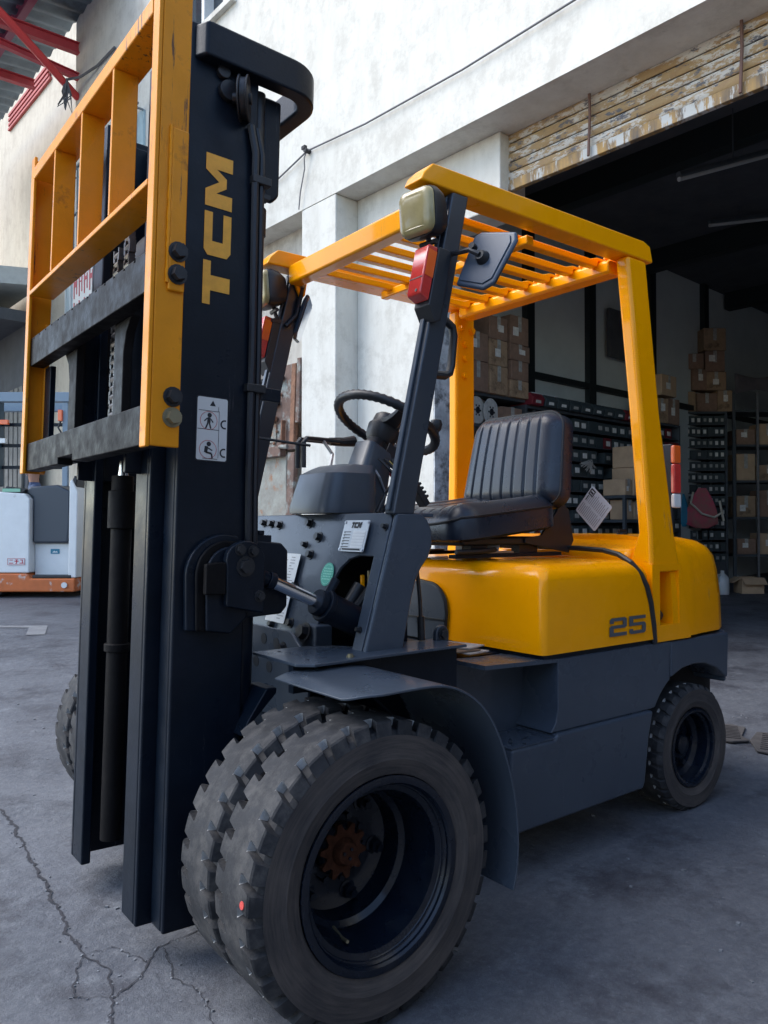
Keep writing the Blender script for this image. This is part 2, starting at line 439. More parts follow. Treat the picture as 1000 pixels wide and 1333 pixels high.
# ------------------------------------------------------------------ warehouse building (local frame: x outwards, y along the facade)
def wall_mat(name, c1, c2, streak=0.5, top=None):
    m = bpy.data.materials.new(name); m.use_nodes = True
    nt = m.node_tree; N = nt.nodes; L = nt.links; b = N['Principled BSDF']
    b.inputs['Roughness'].default_value = 0.85
    tc = N.new('ShaderNodeTexCoord')
    mp = N.new('ShaderNodeMapping'); mp.inputs['Scale'].default_value = (2.6, 2.6, 0.7); L.new(tc.outputs['Object'], mp.inputs[0])
    n1 = N.new('ShaderNodeTexNoise'); n1.inputs['Scale'].default_value = 2.2; n1.inputs['Detail'].default_value = 12; n1.inputs['Roughness'].default_value = 0.72
    L.new(mp.outputs[0], n1.inputs['Vector'])
    n2 = N.new('ShaderNodeTexNoise'); n2.inputs['Scale'].default_value = 3.2; n2.inputs['Detail'].default_value = 12; n2.inputs['Roughness'].default_value = 0.78; L.new(tc.outputs['Object'], n2.inputs['Vector'])
    r1 = N.new('ShaderNodeMapRange'); r1.inputs[1].default_value = 0.42; r1.inputs[2].default_value = 0.72; r1.inputs[4].default_value = streak; L.new(n1.outputs['Fac'], r1.inputs[0])
    r2 = N.new('ShaderNodeMapRange'); r2.inputs[1].default_value = 0.49; r2.inputs[2].default_value = 0.60; r2.inputs[4].default_value = streak*0.8; L.new(n2.outputs['Fac'], r2.inputs[0])
    mx = N.new('ShaderNodeMix'); mx.data_type = 'RGBA'; mx.inputs[6].default_value = c1+(1,); mx.inputs[7].default_value = c2+(1,); L.new(r1.outputs[0], mx.inputs[0])
    mx2 = N.new('ShaderNodeMix'); mx2.data_type = 'RGBA'; mx2.inputs[7].default_value = tuple(c*0.9 for c in c2)+(1,); L.new(mx.outputs[2], mx2.inputs[6]); L.new(r2.outputs[0], mx2.inputs[0])
    n3 = N.new('ShaderNodeTexNoise'); n3.inputs['Scale'].default_value = 9; n3.inputs['Detail'].default_value = 6; n3.inputs['Roughness'].default_value = 0.8; L.new(tc.outputs['Object'], n3.inputs['Vector'])
    r3 = N.new('ShaderNodeMapRange'); r3.inputs[1].default_value = 0.69; r3.inputs[2].default_value = 0.72; r3.inputs[4].default_value = 0.55; L.new(n3.outputs['Fac'], r3.inputs[0])
    mx3 = N.new('ShaderNodeMix'); mx3.data_type = 'RGBA'; mx3.inputs[7].default_value = (0.25, 0.24, 0.22, 1); L.new(mx2.outputs[2], mx3.inputs[6]); L.new(r3.outputs[0], mx3.inputs[0])
    L.new(mx3.outputs[2], b.inputs['Base Color'])
    bp = N.new('ShaderNodeBump'); bp.inputs['Strength'].default_value = 0.15; bp.inputs['Distance'].default_value = 0.01
    n4 = N.new('ShaderNodeTexNoise'); n4.inputs['Scale'].default_value = 24; n4.inputs['Detail'].default_value = 8; L.new(tc.outputs['Object'], n4.inputs['Vector'])
    L.new(n4.outputs['Fac'], bp.inputs['Height']); L.new(bp.outputs[0], b.inputs['Normal'])
    return m
WALL = wall_mat('weathered_white_render', (0.66, 0.64, 0.575), (0.44, 0.41, 0.35), 0.5)
WALLB = wall_mat('stained_beige_render', (0.56, 0.52, 0.45), (0.33, 0.28, 0.23), 0.7)
JAMB = mat('weathered_jamb', (0.46, 0.47, 0.47), 0.9, var=0.35, vscale=7, dirt=(0.10, 0.10, 0.10), dscale=6, dlo=0.48, dhi=0.62, bump=0.3, bscale=40)
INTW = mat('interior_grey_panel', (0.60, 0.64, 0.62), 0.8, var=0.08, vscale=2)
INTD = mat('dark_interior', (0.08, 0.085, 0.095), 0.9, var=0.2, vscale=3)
POST = mat('dark_green_post', (0.012, 0.018, 0.02), 0.6)
BO = Vector((-3, 0, 0)); BRZ = R(4)
bld = empty('warehouse_building', BO, BRZ)
tag(bld, 'weathered white rendered warehouse with a wide open doorway behind the forklift', 'building')
def bpart(name, mb, m, bevel=0.0, parent=None, **k):
    return ob(name, mb, m, parent or bld, bevel, **k)
f = MB()   # facade above the lintel, pieced round the window
f.box(-.45, 0, -9.7, 7, 4.0, 6.62); f.box(-.45, 0, -9.7, -6.6, 6.62, 8.4); f.box(-.45, 0, -5.22, 7, 6.62, 8.4); f.box(-.45, 0, -9.7, 7, 8.4, 10.5)
bpart('facade_wall', f, WALL)
f = MB(); f.box(-.45, -.002, -3.95, -3.44, 0, 3.998); bpart('column', f, WALL, 0.012)
f = MB(); f.box(-.55, -.25, -3.44, -2.48, 0, 4.0); f.box(-.55, -.25, -2.48, -1.79, 3.44, 4.0); bpart('recessed_wall', f, WALL, 0.01)
f = MB(); f.box(-.55, -.25, -9.7, -3.95, 0, 4.0); bpart('recessed_wall', f, WALLB, 0.0)
f = MB(); f.box(-.56, -.246, -2.48, -2.465, 0, 3.44); bpart('door_jamb', f, JAMB)
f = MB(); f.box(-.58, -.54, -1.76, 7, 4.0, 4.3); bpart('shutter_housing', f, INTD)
f = MB(); f.box(-.6, -.45, 6.2, 7, 0, 4.0); bpart('recessed_wall', f, WALL)
# window high on the facade
f = MB(); f.box(-.20, -.16, -6.6, -5.22, 6.62, 8.4); wn = bpart('window', f, mat('window_glass', (0.04, 0.05, 0.06), 0.08))
f = MB()
for a, b_ in ((-6.6, -6.53), (-5.94, -5.88), (-5.29, -5.22)): f.box(-.16, -.04, a, b_, 6.62, 8.4)
f.box(-.16, -.041, -6.53, -5.29, 6.62, 6.70); f.box(-.16, -.041, -6.53, -5.29, 7.5, 7.55)
bpart('frame', f, WHT, parent=wn)
f = MB(); f.box(-.05, .06, -6.7, -5.12, 6.56, 6.62); bpart('sill', f, WALL, parent=wn)
# grilled window and cable brackets near the far end of the facade
for (ya, yb_, za, zb) in ((-9.55, -8.75, 4.95, 6.2), (-8.3, -7.3, 5.0, 6.3)):
    f = MB(); f.box(.002, .03, ya, yb_, za, zb); wn = bpart('window', f, mat('pale_blue_shutter', (.38, .50, .54), .6, var=.15, vscale=6))
    f = MB()
    for i in range(7): f.cyl((.12, ya+i*(yb_-ya)/6, za-.05), (.12, ya+i*(yb_-ya)/6, zb+.05), .012, n=6)
    for z in (za-.04, (za+zb)/2, zb+.04): f.box(.10, .14, ya-.03, yb_+.03, z-.012, z+.012)
    for y in (ya, yb_): f.box(.03, .12, y-.01, y+.01, zb-.02, zb); f.box(.03, .12, y-.01, y+.01, za, za+.02)
    bpart('grille', f, mat('grey_grille', (.18, .2, .21), .6), parent=wn)
# interior
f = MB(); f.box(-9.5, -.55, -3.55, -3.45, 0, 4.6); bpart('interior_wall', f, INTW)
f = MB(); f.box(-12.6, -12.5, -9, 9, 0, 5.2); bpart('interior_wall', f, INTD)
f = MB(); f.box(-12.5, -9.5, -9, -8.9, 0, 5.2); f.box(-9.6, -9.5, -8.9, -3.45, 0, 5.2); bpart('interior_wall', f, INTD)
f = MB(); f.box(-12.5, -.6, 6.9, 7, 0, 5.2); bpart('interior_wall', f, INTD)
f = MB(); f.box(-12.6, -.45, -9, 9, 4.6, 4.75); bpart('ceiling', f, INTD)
for x in (-2.68, -3.88, -5.3, -6.8):
    f = MB(); f.box(x-.07, x+.07, -3.45, -3.38, 0, 4.6); bpart('post', f, POST)
f = MB(); f.box(-9.4, -.6, -3.45, -3.39, 2.72, 2.79); bpart('rail', f, POST)
for x in (-2.5, -5.0, -7.5):
    f = MB(); f.box(x-.08, x+.08, -3.4, 6.9, 4.35, 4.6); bpart('roof_beam', f, POST)
# wires and conduits along the facade
cab = mat('grey_cable', (0.12, 0.12, 0.13), 0.6)
def wire(name, label, pts, r, parent=None):
    mb = MB(); mb.tube(pts, r, 6)
    o = ob(name, mb, cab, parent); o.location = (0, 0, 0)
    if parent is None:
        o.location = BO; o.rotation_euler = (0, 0, BRZ); tag(o, label, 'cable')
    return o
pts = [(0.03, -7.2, 4.22), (0.03, -5.6, 4.30), (0.03, -4.3, 4.40), (0.03, -3.82, 4.50), (0.03, -3.0, 4.43), (0.03, -1.9, 4.40), (0.03, -.9, 4.42), (0.03, 0.4, 4.46), (.03, 2, 4.5)]
cable = wire('cable', 'thin grey cable strung along the white facade above the doorway', pts, 0.008)
wire('cable_tie', '', [(0.03, -3.82, 4.50), (0.05, -3.84, 4.44), (0.03, -3.86, 4.35), (0.035, -3.92, 4.15), (0.03, -3.95, 4.0)], 0.006, cable)
mb = MB(); mb.cyl((0, -3.82, 4.5), (.06, -3.82, 4.5), 0.022, n=8); mb.cbox((.05, -3.84, 4.53), (.03, .05, .03)); ob('insulator', mb, BOLT, cable)

# roller shutter: every slat a part
SHT = bpy.data.materials.new('peeling_shutter_paint'); SHT.use_nodes = True
nt = SHT.node_tree; N = nt.nodes; L = nt.links; b = N['Principled BSDF']; b.inputs['Roughness'].default_value = 0.7
tc = N.new('ShaderNodeTexCoord')
mp = N.new('ShaderNodeMapping'); mp.inputs['Scale'].default_value = (1, 0.6, 1.6); L.new(tc.outputs['Object'], mp.inputs[0])
oi = N.new('ShaderNodeObjectInfo'); mu = N.new('ShaderNodeMath'); mu.operation = 'MULTIPLY'; mu.inputs[1].default_value = 37.0; L.new(oi.outputs['Random'], mu.inputs[0])
cx_ = N.new('ShaderNodeCombineXYZ'); L.new(mu.outputs[0], cx_.inputs[1]); L.new(mu.outputs[0], mp.inputs['Location'])
def nz(sc, a, bb):
    n = N.new('ShaderNodeTexNoise'); n.inputs['Scale'].default_value = sc; n.inputs['Detail'].default_value = 10; n.inputs['Roughness'].default_value = 0.75
    L.new(mp.outputs[0], n.inputs['Vector'])
    r = N.new('ShaderNodeMapRange'); r.inputs[1].default_value = a; r.inputs[2].default_value = bb; L.new(n.outputs['Fac'], r.inputs[0]); return r.outputs[0]
def mxx(fac, a, bb):
    x = N.new('ShaderNodeMix'); x.data_type = 'RGBA'; L.new(fac, x.inputs[0])
    for i, q in ((6, a), (7, bb)):
        if isinstance(q, tuple): x.inputs[i].default_value = q+(1,)
        else: L.new(q, x.inputs[i])
    return x.outputs[2]
c_ = mxx(nz(4.2, 0.48, 0.51), (0.36, 0.24, 0.11), (0.54, 0.51, 0.45))
c_ = mxx(nz(20.0, 0.53, 0.56), c_, (0.33, 0.21, 0.10))
c_ = mxx(nz(13.0, 0.57, 0.60), c_, (0.11, 0.11, 0.12))
c_ = mxx(nz(2.0, 0.56, 0.75), c_, (0.36, 0.31, 0.24))
L.new(c_, b.inputs['Base Color'])
HAZ = mat('shutter_hazard_rail', (0.50, 0.30, 0.09), 0.7, col2=(0.07, 0.07, 0.075), vscale=9, stretch=(1, 1.4, .3), dirt=(.5, .5, .47), dscale=7, dlo=.52, dhi=.56)
sh = empty('roller_shutter', BO, BRZ)
tag(sh, 'part-raised roller shutter with peeling ochre and white paint across the doorway', 'roller shutter')
slat_mb = MB(); slat_mb.prism([(-.012, .002), (0, 0), (.010, .012), (.012, .035), (.010, .055), (0, .064), (-.012, .062)], 'Y', -1.80, 6.2)
slat_me = make_mesh('slat', slat_mb, SHT)
for i in range(10):
    o = ob('slat', slat_me, None, sh); o.location = (-.36, 0, 3.655+i*.0715)
mb = MB(); mb.box(-.385, -.34, -1.80, 6.2, 3.575, 3.652); ob('bottom_rail', mb, HAZ, sh, 0.006)
mb = MB(); mb.box(-.42, -.30, -1.83, -1.805, 3.44, 4.0); ob('guide_rail', mb, POST, sh)
for y in (-1.07, -.05):
    mb = MB(); mb.tube([(-.32, y, 4.0), (-.325, y, 3.85), (-.32, y-.01, 3.58)], 0.010, 6)
    ob('tie_rod', mb, mat('rusty_rod', (0.16, 0.09, 0.07), 0.8), sh)
# broken ramp tiles at the threshold
RT = mat('threshold_tile', (0.075, 0.068, 0.066), 0.85, var=0.3, vscale=14, bump=0.3, bscale=50)
for k, (cx, cy, rz, sx, sy, lab) in enumerate(((-2.77, 0.115, 0.55, .30, .17, 'cracked ribbed threshold tile lying next to the rear wheel'), (-2.79, 0.385, 0.42, .36, .27, 'larger ribbed threshold tile at the right edge of the picture'))):
    t = empty('threshold_tile', (cx, cy, gz(cx, cy)), rz)
    tag(t, lab, 'tile', 'ribbed tiles at the doorway')
    rn = random.Random(k)
    pl = [(-sx/2, -sy/2), (0, -sy/2-.02), (sx/2, -sy/2+.02), (sx/2+.03, 0), (sx/2-.02, sy/2), (.05, sy/2-.03), (-sx/2+.02, sy/2), (-sx/2-.03, .02)]
    mb = MB(); mb.prism(pl, 'Z', 0.003, 0.014); ob('slab', mb, RT, t, 0.004)
    rb = MB()
    for i in range(9):
        x = -sx/2+.03+i*(sx-.06)/8
        rb.box(x-.006, x+.006, -sy/2+.03, sy/2-.04, .0142, .019)
    ob('ribs', rb, RT, t)
# ------------------------------------------------------------------ forklift (x forward, y to its left, origin under the drive axle)
fl = empty('forklift')
tag(fl, 'yellow and slate grey diesel forklift with a black mast and twin front tyres', 'forklift')
def hexbolt(parent, p, n, r=0.011, h=0.010, m=None, name='bolt'):
    p = Vector(p); n = Vector(n).normalized(); mb = MB()
    mb.cyl(p, p+n*0.003, r*1.35, n=14); mb.cyl(p+n*0.003, p+n*h, r, r*0.93, n=6)
    return ob(name, mb, m or BOLT, parent, smooth=25)

# ---- wheels
def tyre_mesh(name, ro, rb, hw, lugs, depth, plain=False):
    # cross-section from the outer bead round the tread to the inner bead
    half = [(rb, hw*.70), (rb+.006, hw*.90), (rb+(ro-rb)*.30, hw*1.0), (rb+(ro-rb)*.33, hw*1.012), (rb+(ro-rb)*.36, hw*1.0), (rb+(ro-rb)*.62, hw*.99), (rb+(ro-rb)*.76, hw*.985), (ro-depth*1.75, hw*.985), (ro-depth*1.65, hw*.965), (ro-.0035, hw*.845), (ro, hw*.80), (ro+.0005, hw*.44), (ro+.0005, hw*.39), (ro+.001, hw*.2)]
    prof = half+[(ro+.001, 0)]+[(r, -y) for r, y in reversed(half)]
    lowR = {8: ro-depth*1.75, 9: ro-depth*1.15, 10: ro-depth, 11: ro-depth*.8}
    nh = len(half); n = len(prof)
    pitch = 2*math.pi/lugs
    fr = [0, .07, .11, .38, .42, .57, .61, .88, .92]      # one groove per shoulder, staggered
    mb = MB(); rings = []
    for k in range(lugs):
        for q in fr:
            rings.append((k*pitch+q*pitch, q))
    for (a, q) in rings:
        for j, (r, y) in enumerate(prof):
            out = j < nh
            jj = j if out else n-1-j
            low = False
            if jj in lowR and not plain:
                if out and (.10 < q < .39): low = True
                if (not out) and (.60 < q < .89): low = True
            rr = lowR[jj] if low else r
            sk = 0.0
            if 8 <= jj <= 13: sk = (jj-8)/4*0.22*pitch
            if jj == 11: sk += 0.10*pitch
            aa = a+sk*(1 if out else -1)
            yy = y if not (low and jj in (8, 9, 10)) else y*0.985
            mb.v.append((rr*math.cos(aa), yy, rr*math.sin(aa)))
    m = len(rings)
    for i in range(m):
        i2 = (i+1) % m
        q0 = rings[i][1]; q1 = rings[i2][1]
        for j in range(n-1):
            mt = 0
            jj = min(j, n-2-j)
            if jj <= 6: mt = 1
            if jj == 11 and not plain:
                if j < nh and q0 in (.07, .11, .38) : mt = 2
                if j >= nh and q0 in (.57, .61, .88) : mt = 2
            mb.f.append((i*n+j, i2*n+j, i2*n+j+1, i*n+j+1)); mb.m.append(mt)
    return make_mesh(name, mb, [RUB, SIDE, DUST], 28)
T1 = tyre_mesh('tyre', .325, .205, .083, 33, .022)
T2 = tyre_mesh('tyre', .236, .146, .082, 30, .010, plain=False)
def rim_mesh(ro, hw, dish, inner):
    mb = MB()
    mb.lathe([(ro*.90, hw*.72), (ro*.97, hw*.80), (ro+.004, hw*.90), (ro+.004, hw*.96), (ro-.004, hw*.985), (ro-.012, hw*.97), (ro-.016, hw*.90), (ro-.014, hw*.80),
              (ro-.022, hw*.66), (ro-.034, hw*.60), (ro-.036, hw*.30), (ro-.048, -hw*.1), (ro-.050, -hw*.5), (ro-.062, -hw*.62), (ro-.066, dish+.012), (ro-.085, dish+.004), (ro-.100, dish),
              (inner+.012, dish), (inner+.008, dish+.004), (inner, dish+.004), (inner, dish-.05), (ro-.03, dish-.05), (ro-.03, -hw), (ro*.97, -hw*.95), (ro*.9, -hw*.8)], 64, closed=True)
    return make_mesh('rim', mb, RIM, 30)
RM1 = rim_mesh(.205, .083, -.115, .062)
def hub_mesh():
    mb = MB()
    mb.lathe([(0, -.02), (.100, -.02), (.100, -.010), (.062, -.008), (.060, .020), (.052, .028), (0, .028)], 32, m=0)
    st = []
    for i in range(20):
        a = 2*math.pi*i/20; r = .064 if i % 2 else .047
        st += [(r*math.cos(a-.07), r*math.sin(a-.07)), (r*math.cos(a+.07), r*math.sin(a+.07))]
    mb.prism(st, 'Y', .020, .034, m=1)
    for i in range(10):
        a = 2*math.pi*i/10+.31
        mb.cyl((.074*math.cos(a), -.009, .074*math.sin(a)), (.074*math.cos(a), .010, .074*math.sin(a)), .008, n=6, m=0)
    mb.lathe([(0, .052), (.024, .052), (.030, .044), (.034, .026), (0, .026)], 20, m=1)
    for i in range(3):
        a = 2*math.pi*i/3+.4
        mb.cyl((.012*math.cos(a), .05, .012*math.sin(a)), (.012*math.cos(a), .056, .012*math.sin(a)), .004, n=6, m=0)
    return make_mesh('hub', mb, [RIM, RUST], 30)
HUB = hub_mesh()
nutm = MB(); nutm.cyl((0, 0, 0), (0, .020, 0), .0165, n=6); nutm.cyl((0, .02, 0), (0, .034, 0), .009, n=10); nutm.lathe([(.022, 0), (.022, .004), (.012, .006)], 16)
NUT = make_mesh('wheel_nut', nutm, RIM, 25)
axl = MB(); axl.cyl((0, -.66, .325), (0, .66, .325), .075, n=20); axl.box(-.1, .1, -.25, .25, .2, .48); ob('drive_axle', axl, BLK, fl)
def front_wheel(sgn, x, z=.325):
    for k, yc in enumerate((.763, .592)):
        t = ob('tyre', T1, None, fl); t.location = (x, sgn*yc, z)
        t.rotation_euler = (0, R(13*k+5), 0 if sgn > 0 else math.pi)
        r = ob('rim', RM1, None, t) if k == 0 or True else None
    h = ob('hub', HUB, None, fl); h.location = (x, sgn*.655, z); h.rotation_euler = (0, R(10), 0 if sgn > 0 else math.pi)
    for i in range(6):
        a = R(60*i+22)
        q = ob('wheel_nut', NUT, None, h); q.location = (.116*math.cos(a), -.007, .116*math.sin(a))
front_wheel(1, 0)
front_wheel(-1, -.09)
valve = MB(); valve.tube([(.05, .72, .18), (.055, .76, .175), (.06, .79, .18)], .004, 6); ob('valve_stem', valve, BRASS, fl)
spot = MB(); spot.cyl((.3235, .815, .345), (.3262, .815, .3455), .008, n=10); ob('paint_spot', spot, REDI, fl)
# steer wheels
def rear_rim():
    mb = MB(); ro, hw = .145, .08
    mb.lathe([(ro*.93, hw*.6), (ro, hw*.84), (ro+.003, hw*.93), (ro-.004, hw*.97), (ro-.012, hw*.93), (ro-.014, hw*.78), (ro-.022, hw*.70), (ro-.024, hw*.2), (ro-.040, hw*.05), (ro-.046, -.012), (.060, -.006), (.056, .006), (.040, .014), (.036, .030), (.026, .034), (0, .034)], 48)
    for i in range(5):
        a = R(72*i+30); mb.cyl((.085*math.cos(a), -.006, .085*math.sin(a)), (.085*math.cos(a), .012, .085*math.sin(a)), .011, n=6)
    return make_mesh('rim', mb, RIM, 30)
RR = rear_rim()
for sgn in (1, -1):
    t = ob('rear_tyre', T2, None, fl); t.location = (-1.718, sgn*.472, .234); t.rotation_euler = (0, 0, 0 if sgn > 0 else math.pi)
    ob('rim', RR, None, t)
ax2 = MB(); ax2.box(-1.78, -1.66, -.40, .40, .17, .31); ob('steer_axle', ax2, BLK, fl)

# ---- chassis side panels
WCX, WCZ = -1.70, .235
arch = arc(WCX, WCZ, .315, 168, 18, 16)
for sgn in (1, -1):
    poly = [(-.925, .652), (-.925, .49), (-.915, .450), (-.890, .4202), (-1.425, .4202)]+[(-1.4565, .4225)]+list(arc(-1.70, .255, .295, 36, 60, 6))+[(-1.558, .652)]
    mb = MB(); mb.prism(poly, 'Y', sgn*.38, sgn*.549); ob('side_panel', mb, GRY, fl, 0.004, 2)
    poly = [(-.695, .405), (-.89, .405), (-.905, .4195), (-1.425, .4195), (-1.400, .34), (-1.372, .175), (-1.36, .155), (-.72, .150), (-.69, .17), (-.68, .22)]
    mb = MB(); mb.prism(poly, 'Y', sgn*.34, sgn*.566); ob('fuel_tank', mb, GRY, fl, 0.024, 4)
    st = MB(); st.box(-.905, -.695, sgn*.37, sgn*.562, .4055, .409); sp = ob('step_plate', st, GRY, fl)
    gp = MB()
    rn = random.Random(3)
    for i in range(10):
        gp.cbox((-.73-.16*rn.random(), sgn*(.42+.13*rn.random()), .410), (.014, .004, .003), Matrix.Rotation(rn.uniform(0, 3), 3, 'Z'))
    ob('grip_studs', gp, GRYL, sp)
    # foot well back wall, set in
    fw = MB(); fw.box(-1.0, -.60, sgn*.36, sgn*.40, .40, .652); ob('footwell_panel', fw, GRY, fl, .004)
    fw = MB(); fw.prism([(-.925, .652), (-.60, .665), (-.60, .652), (-.925, .640)], 'Y', sgn*.40, sgn*.548); ob('footwell_lip', fw, GRY, fl)
ch = MB()
ch.box(-1.45, -.55, -.36, .36, .16, .40); ch.box(-1.90, -1.45, -.30, .30, .40, .66); ch.box(-1.50, -.45, -.54, .36, .40, .655)
ch.box(-.62, .06, -.30, .30, .28, .50)
ob('frame', ch, BLK, fl)
ww = MB(); ww.box(-2.09, -1.43, -.40, .40, .34, .60); ob('wheel_well', ww, mat('wheel_well_black', (.008, .008, .009), .9), fl)
dk = MB(); dk.box(-1.46, -.86, -.545, .545, .652, .668); ob('hood_seal', dk, BLK, fl)

# ---- counterweight
def cw_outline(x0, yw, xr, ch_, r, n=6):
    # plan outline, left half then right half
    L_ = [(x0, yw), (-1.70, yw), (-1.73, yw-.003), (-1.78, yw-.012), (-1.93, yw-.022), (-2.02, yw-.06), (-2.085, yw-.14), (-2.12, yw-.28), (-2.135, 0)]
    return L_+[(x, -y) for x, y in reversed(L_[:-1])]
def loft(rings, cap=True):
    mb = MB(); n = len(rings[0])
    for rg in rings: mb.v += [tuple(p) for p in rg]
    for k in range(len(rings)-1):
        for i in range(n):
            i2 = (i+1) % n
            mb.f.append((k*n+i, k*n+i2, (k+1)*n+i2, (k+1)*n+i)); mb.m.append(0)
    if cap:
        mb.f.append(tuple(range(n))); mb.m.append(0)
        mb.f.append(tuple(range((len(rings)-1)*n, len(rings)*n))); mb.m.append(0)
    return mb
base = cw_outline(-1.575, .552, 0, 0, 0)
def scaled(ins, z, dx=0):
    out = []
    for (x, y) in base:
        k = (abs(y)-ins)/abs(y) if abs(y) > 1e-6 else 1
        xx = x+ins*(1 if x < -1.9 else (x+1.6)/(-.3) if x < -1.6 else 0)*1.0
        out.append((xx+dx, y*max(k, 0), z))
    return out
rings = [scaled(0, .662), scaled(.004, .80), scaled(.012, .90), scaled(.022, .955), scaled(.040, .990), scaled(.070, 1.015), scaled(.12, 1.030), scaled(.22, 1.042)]
ob('counterweight', loft(rings), YEL, fl, smooth=50)
for sgn in (1, -1):
    mb = MB(); mb.prism([(-1.562, .650), (-1.562, .516), (-1.64, .543), (-1.72, .550), (-1.80, .544), (-1.88, .518), (-1.94, .478), (-1.962, .47), (-1.972, .650)], 'Y', sgn*.36, sgn*.5495); ob('lower_counterweight_side', mb, GRY, fl, .008)
low = [(-1.964, .54), (-2.02, .50), (-2.08, .40), (-2.11, .27), (-2.125, 0)]
low = low+[(x, -y) for x, y in reversed(low[:-1])]
mb = MB(); mb.prism(low, 'Z', .45, .656); ob('lower_counterweight', mb, GRY, fl, .010)
# fuel cap deck between hood and counterweight
mb = MB(); mb.prism([(-1.44, .985), (-1.62, 1.035), (-1.75, 1.044), (-1.75, .70), (-1.44, .70)], 'Y', -.46, .46); ob('rear_deck', mb, YEL, fl, .03, 4)
mb = MB(); mb.cyl((-1.62, .30, 1.03), (-1.62, .30, 1.05), .022, n=16); mb.cbox((-1.62, .30, 1.056), (.05, .012, .014)); ob('radiator_cap', mb, PLA, fl, .002)

# ---- engine hood
def hood():
    x0, x1, y, z0, z1 = -.847, -1.455, .556, .669, .958
    n = 7
    def ring(z, ins, insx0, insx1, rc):
        out = []
        for (cx, cy, a0, s) in ((x0-insx0-rc, y-ins-rc, 0, 1), (x1+insx1+.02, y-ins-.02, 90, 2), (x1+insx1+.02, -(y-ins-.02), 180, 2), (x0-insx0-rc, -(y-ins-rc), 270, 1)):
            r = rc if s == 1 else .02
            for i in range(n+1):
                t = R(a0+90*i/n)
                out.append((cx+r*math.cos(t), cy+r*math.sin(t), z))
        return out
    rg = [ring(z0, 0, 0, 0, .024), ring(.74, .001, .001, 0, .024), ring(.85, .005, .006, .02, .026)]
    for i in range(1, 9):
        t = R(90*i/8); h = .085
        rg.append(ring(.888+.062*math.sin(t)*1.03, .006+.070*(1-math.cos(t)), .008+.05*(1-math.cos(t)), .03+.05*(1-math.cos(t)), .027+.04*(1-math.cos(t))))
    return loft(rg)
ob('hood', hood(), YEL, fl, smooth=55)
# seal curve between hood and rear post
sp = [(-1.452, .553, .655), (-1.44, .557, .72), (-1.425, .556, .80), (-1.405, .553, .86), (-1.38, .545, .905), (-1.36, .52, .945), (-1.37, .46, .972), (-1.39, .38, .985), (-1.40, .25, .99), (-1.40, 0, .992), (-1.40, -.3, .99)]
mb = MB(); mb.tube(sp, .010, 8); ob('hood_gasket', mb, PLA, fl)
# grey knee panel at the hood front
poly = [(-.52, .66), (.10, .66), (.112, .76)]+list(arc(.02, .775, .09, 0, 80, 8))+[(-.05, .872), (-.52, .885)]
mb = MB(); mb.prism(poly, 'X', -.848, -.838); ob('knee_panel', mb, GRY, fl, .003)
mb = MB(); mb.tube([(-.842, p[0]+.003, p[1]+.003) for p in poly[1:-1]], .006, 6); ob('knee_panel_seal', mb, PLA, fl)
mb = MB(); mb.box(-.838, -.834, -.5, .105, .738, .742); ob('knee_panel_seam', mb, PLA, fl)
# number on the hood
def place_letters(name, polys, O, ux, uy, sx, sy, m, parent, shear=0, t=.0015, off=.0012):
    mb = MB()
    for poly in polys:
        mb.decal([(p[0]*sx+p[1]*sy*shear, p[1]*sy) for p in poly], O, ux, uy, t, 0, off)
    return ob(name, mb, m, parent, smooth=0)
P2 = [[(.02, .70), (.02, .90), (.12, 1.0), (.88, 1.0), (.98, .90), (.98, .52), (.88, .42), (.22, .42), (.22, .19), (.98, .19), (.98, 0), (0, 0), (0, .50), (.10, .59), (.77, .59), (.77, .82), (.23, .82), (.23, .70)]]
P5 = [[(1.14+x, y) for x, y in [(0, 1.0), (.97, 1.0), (.97, .82), (.22, .82), (.22, .62), (.88, .62), (.98, .52), (.98, .10), (.88, 0), (.10, 0), (0, .10), (0, .28), (.21, .28), (.21, .18), (.77, .18), (.77, .45), (0, .45)]]]
place_letters('number_lettering', P2+P5, (-1.180, .5575, .700), (-1, 0, 0), (0, 0, 1), .098, .062, GLET, fl)

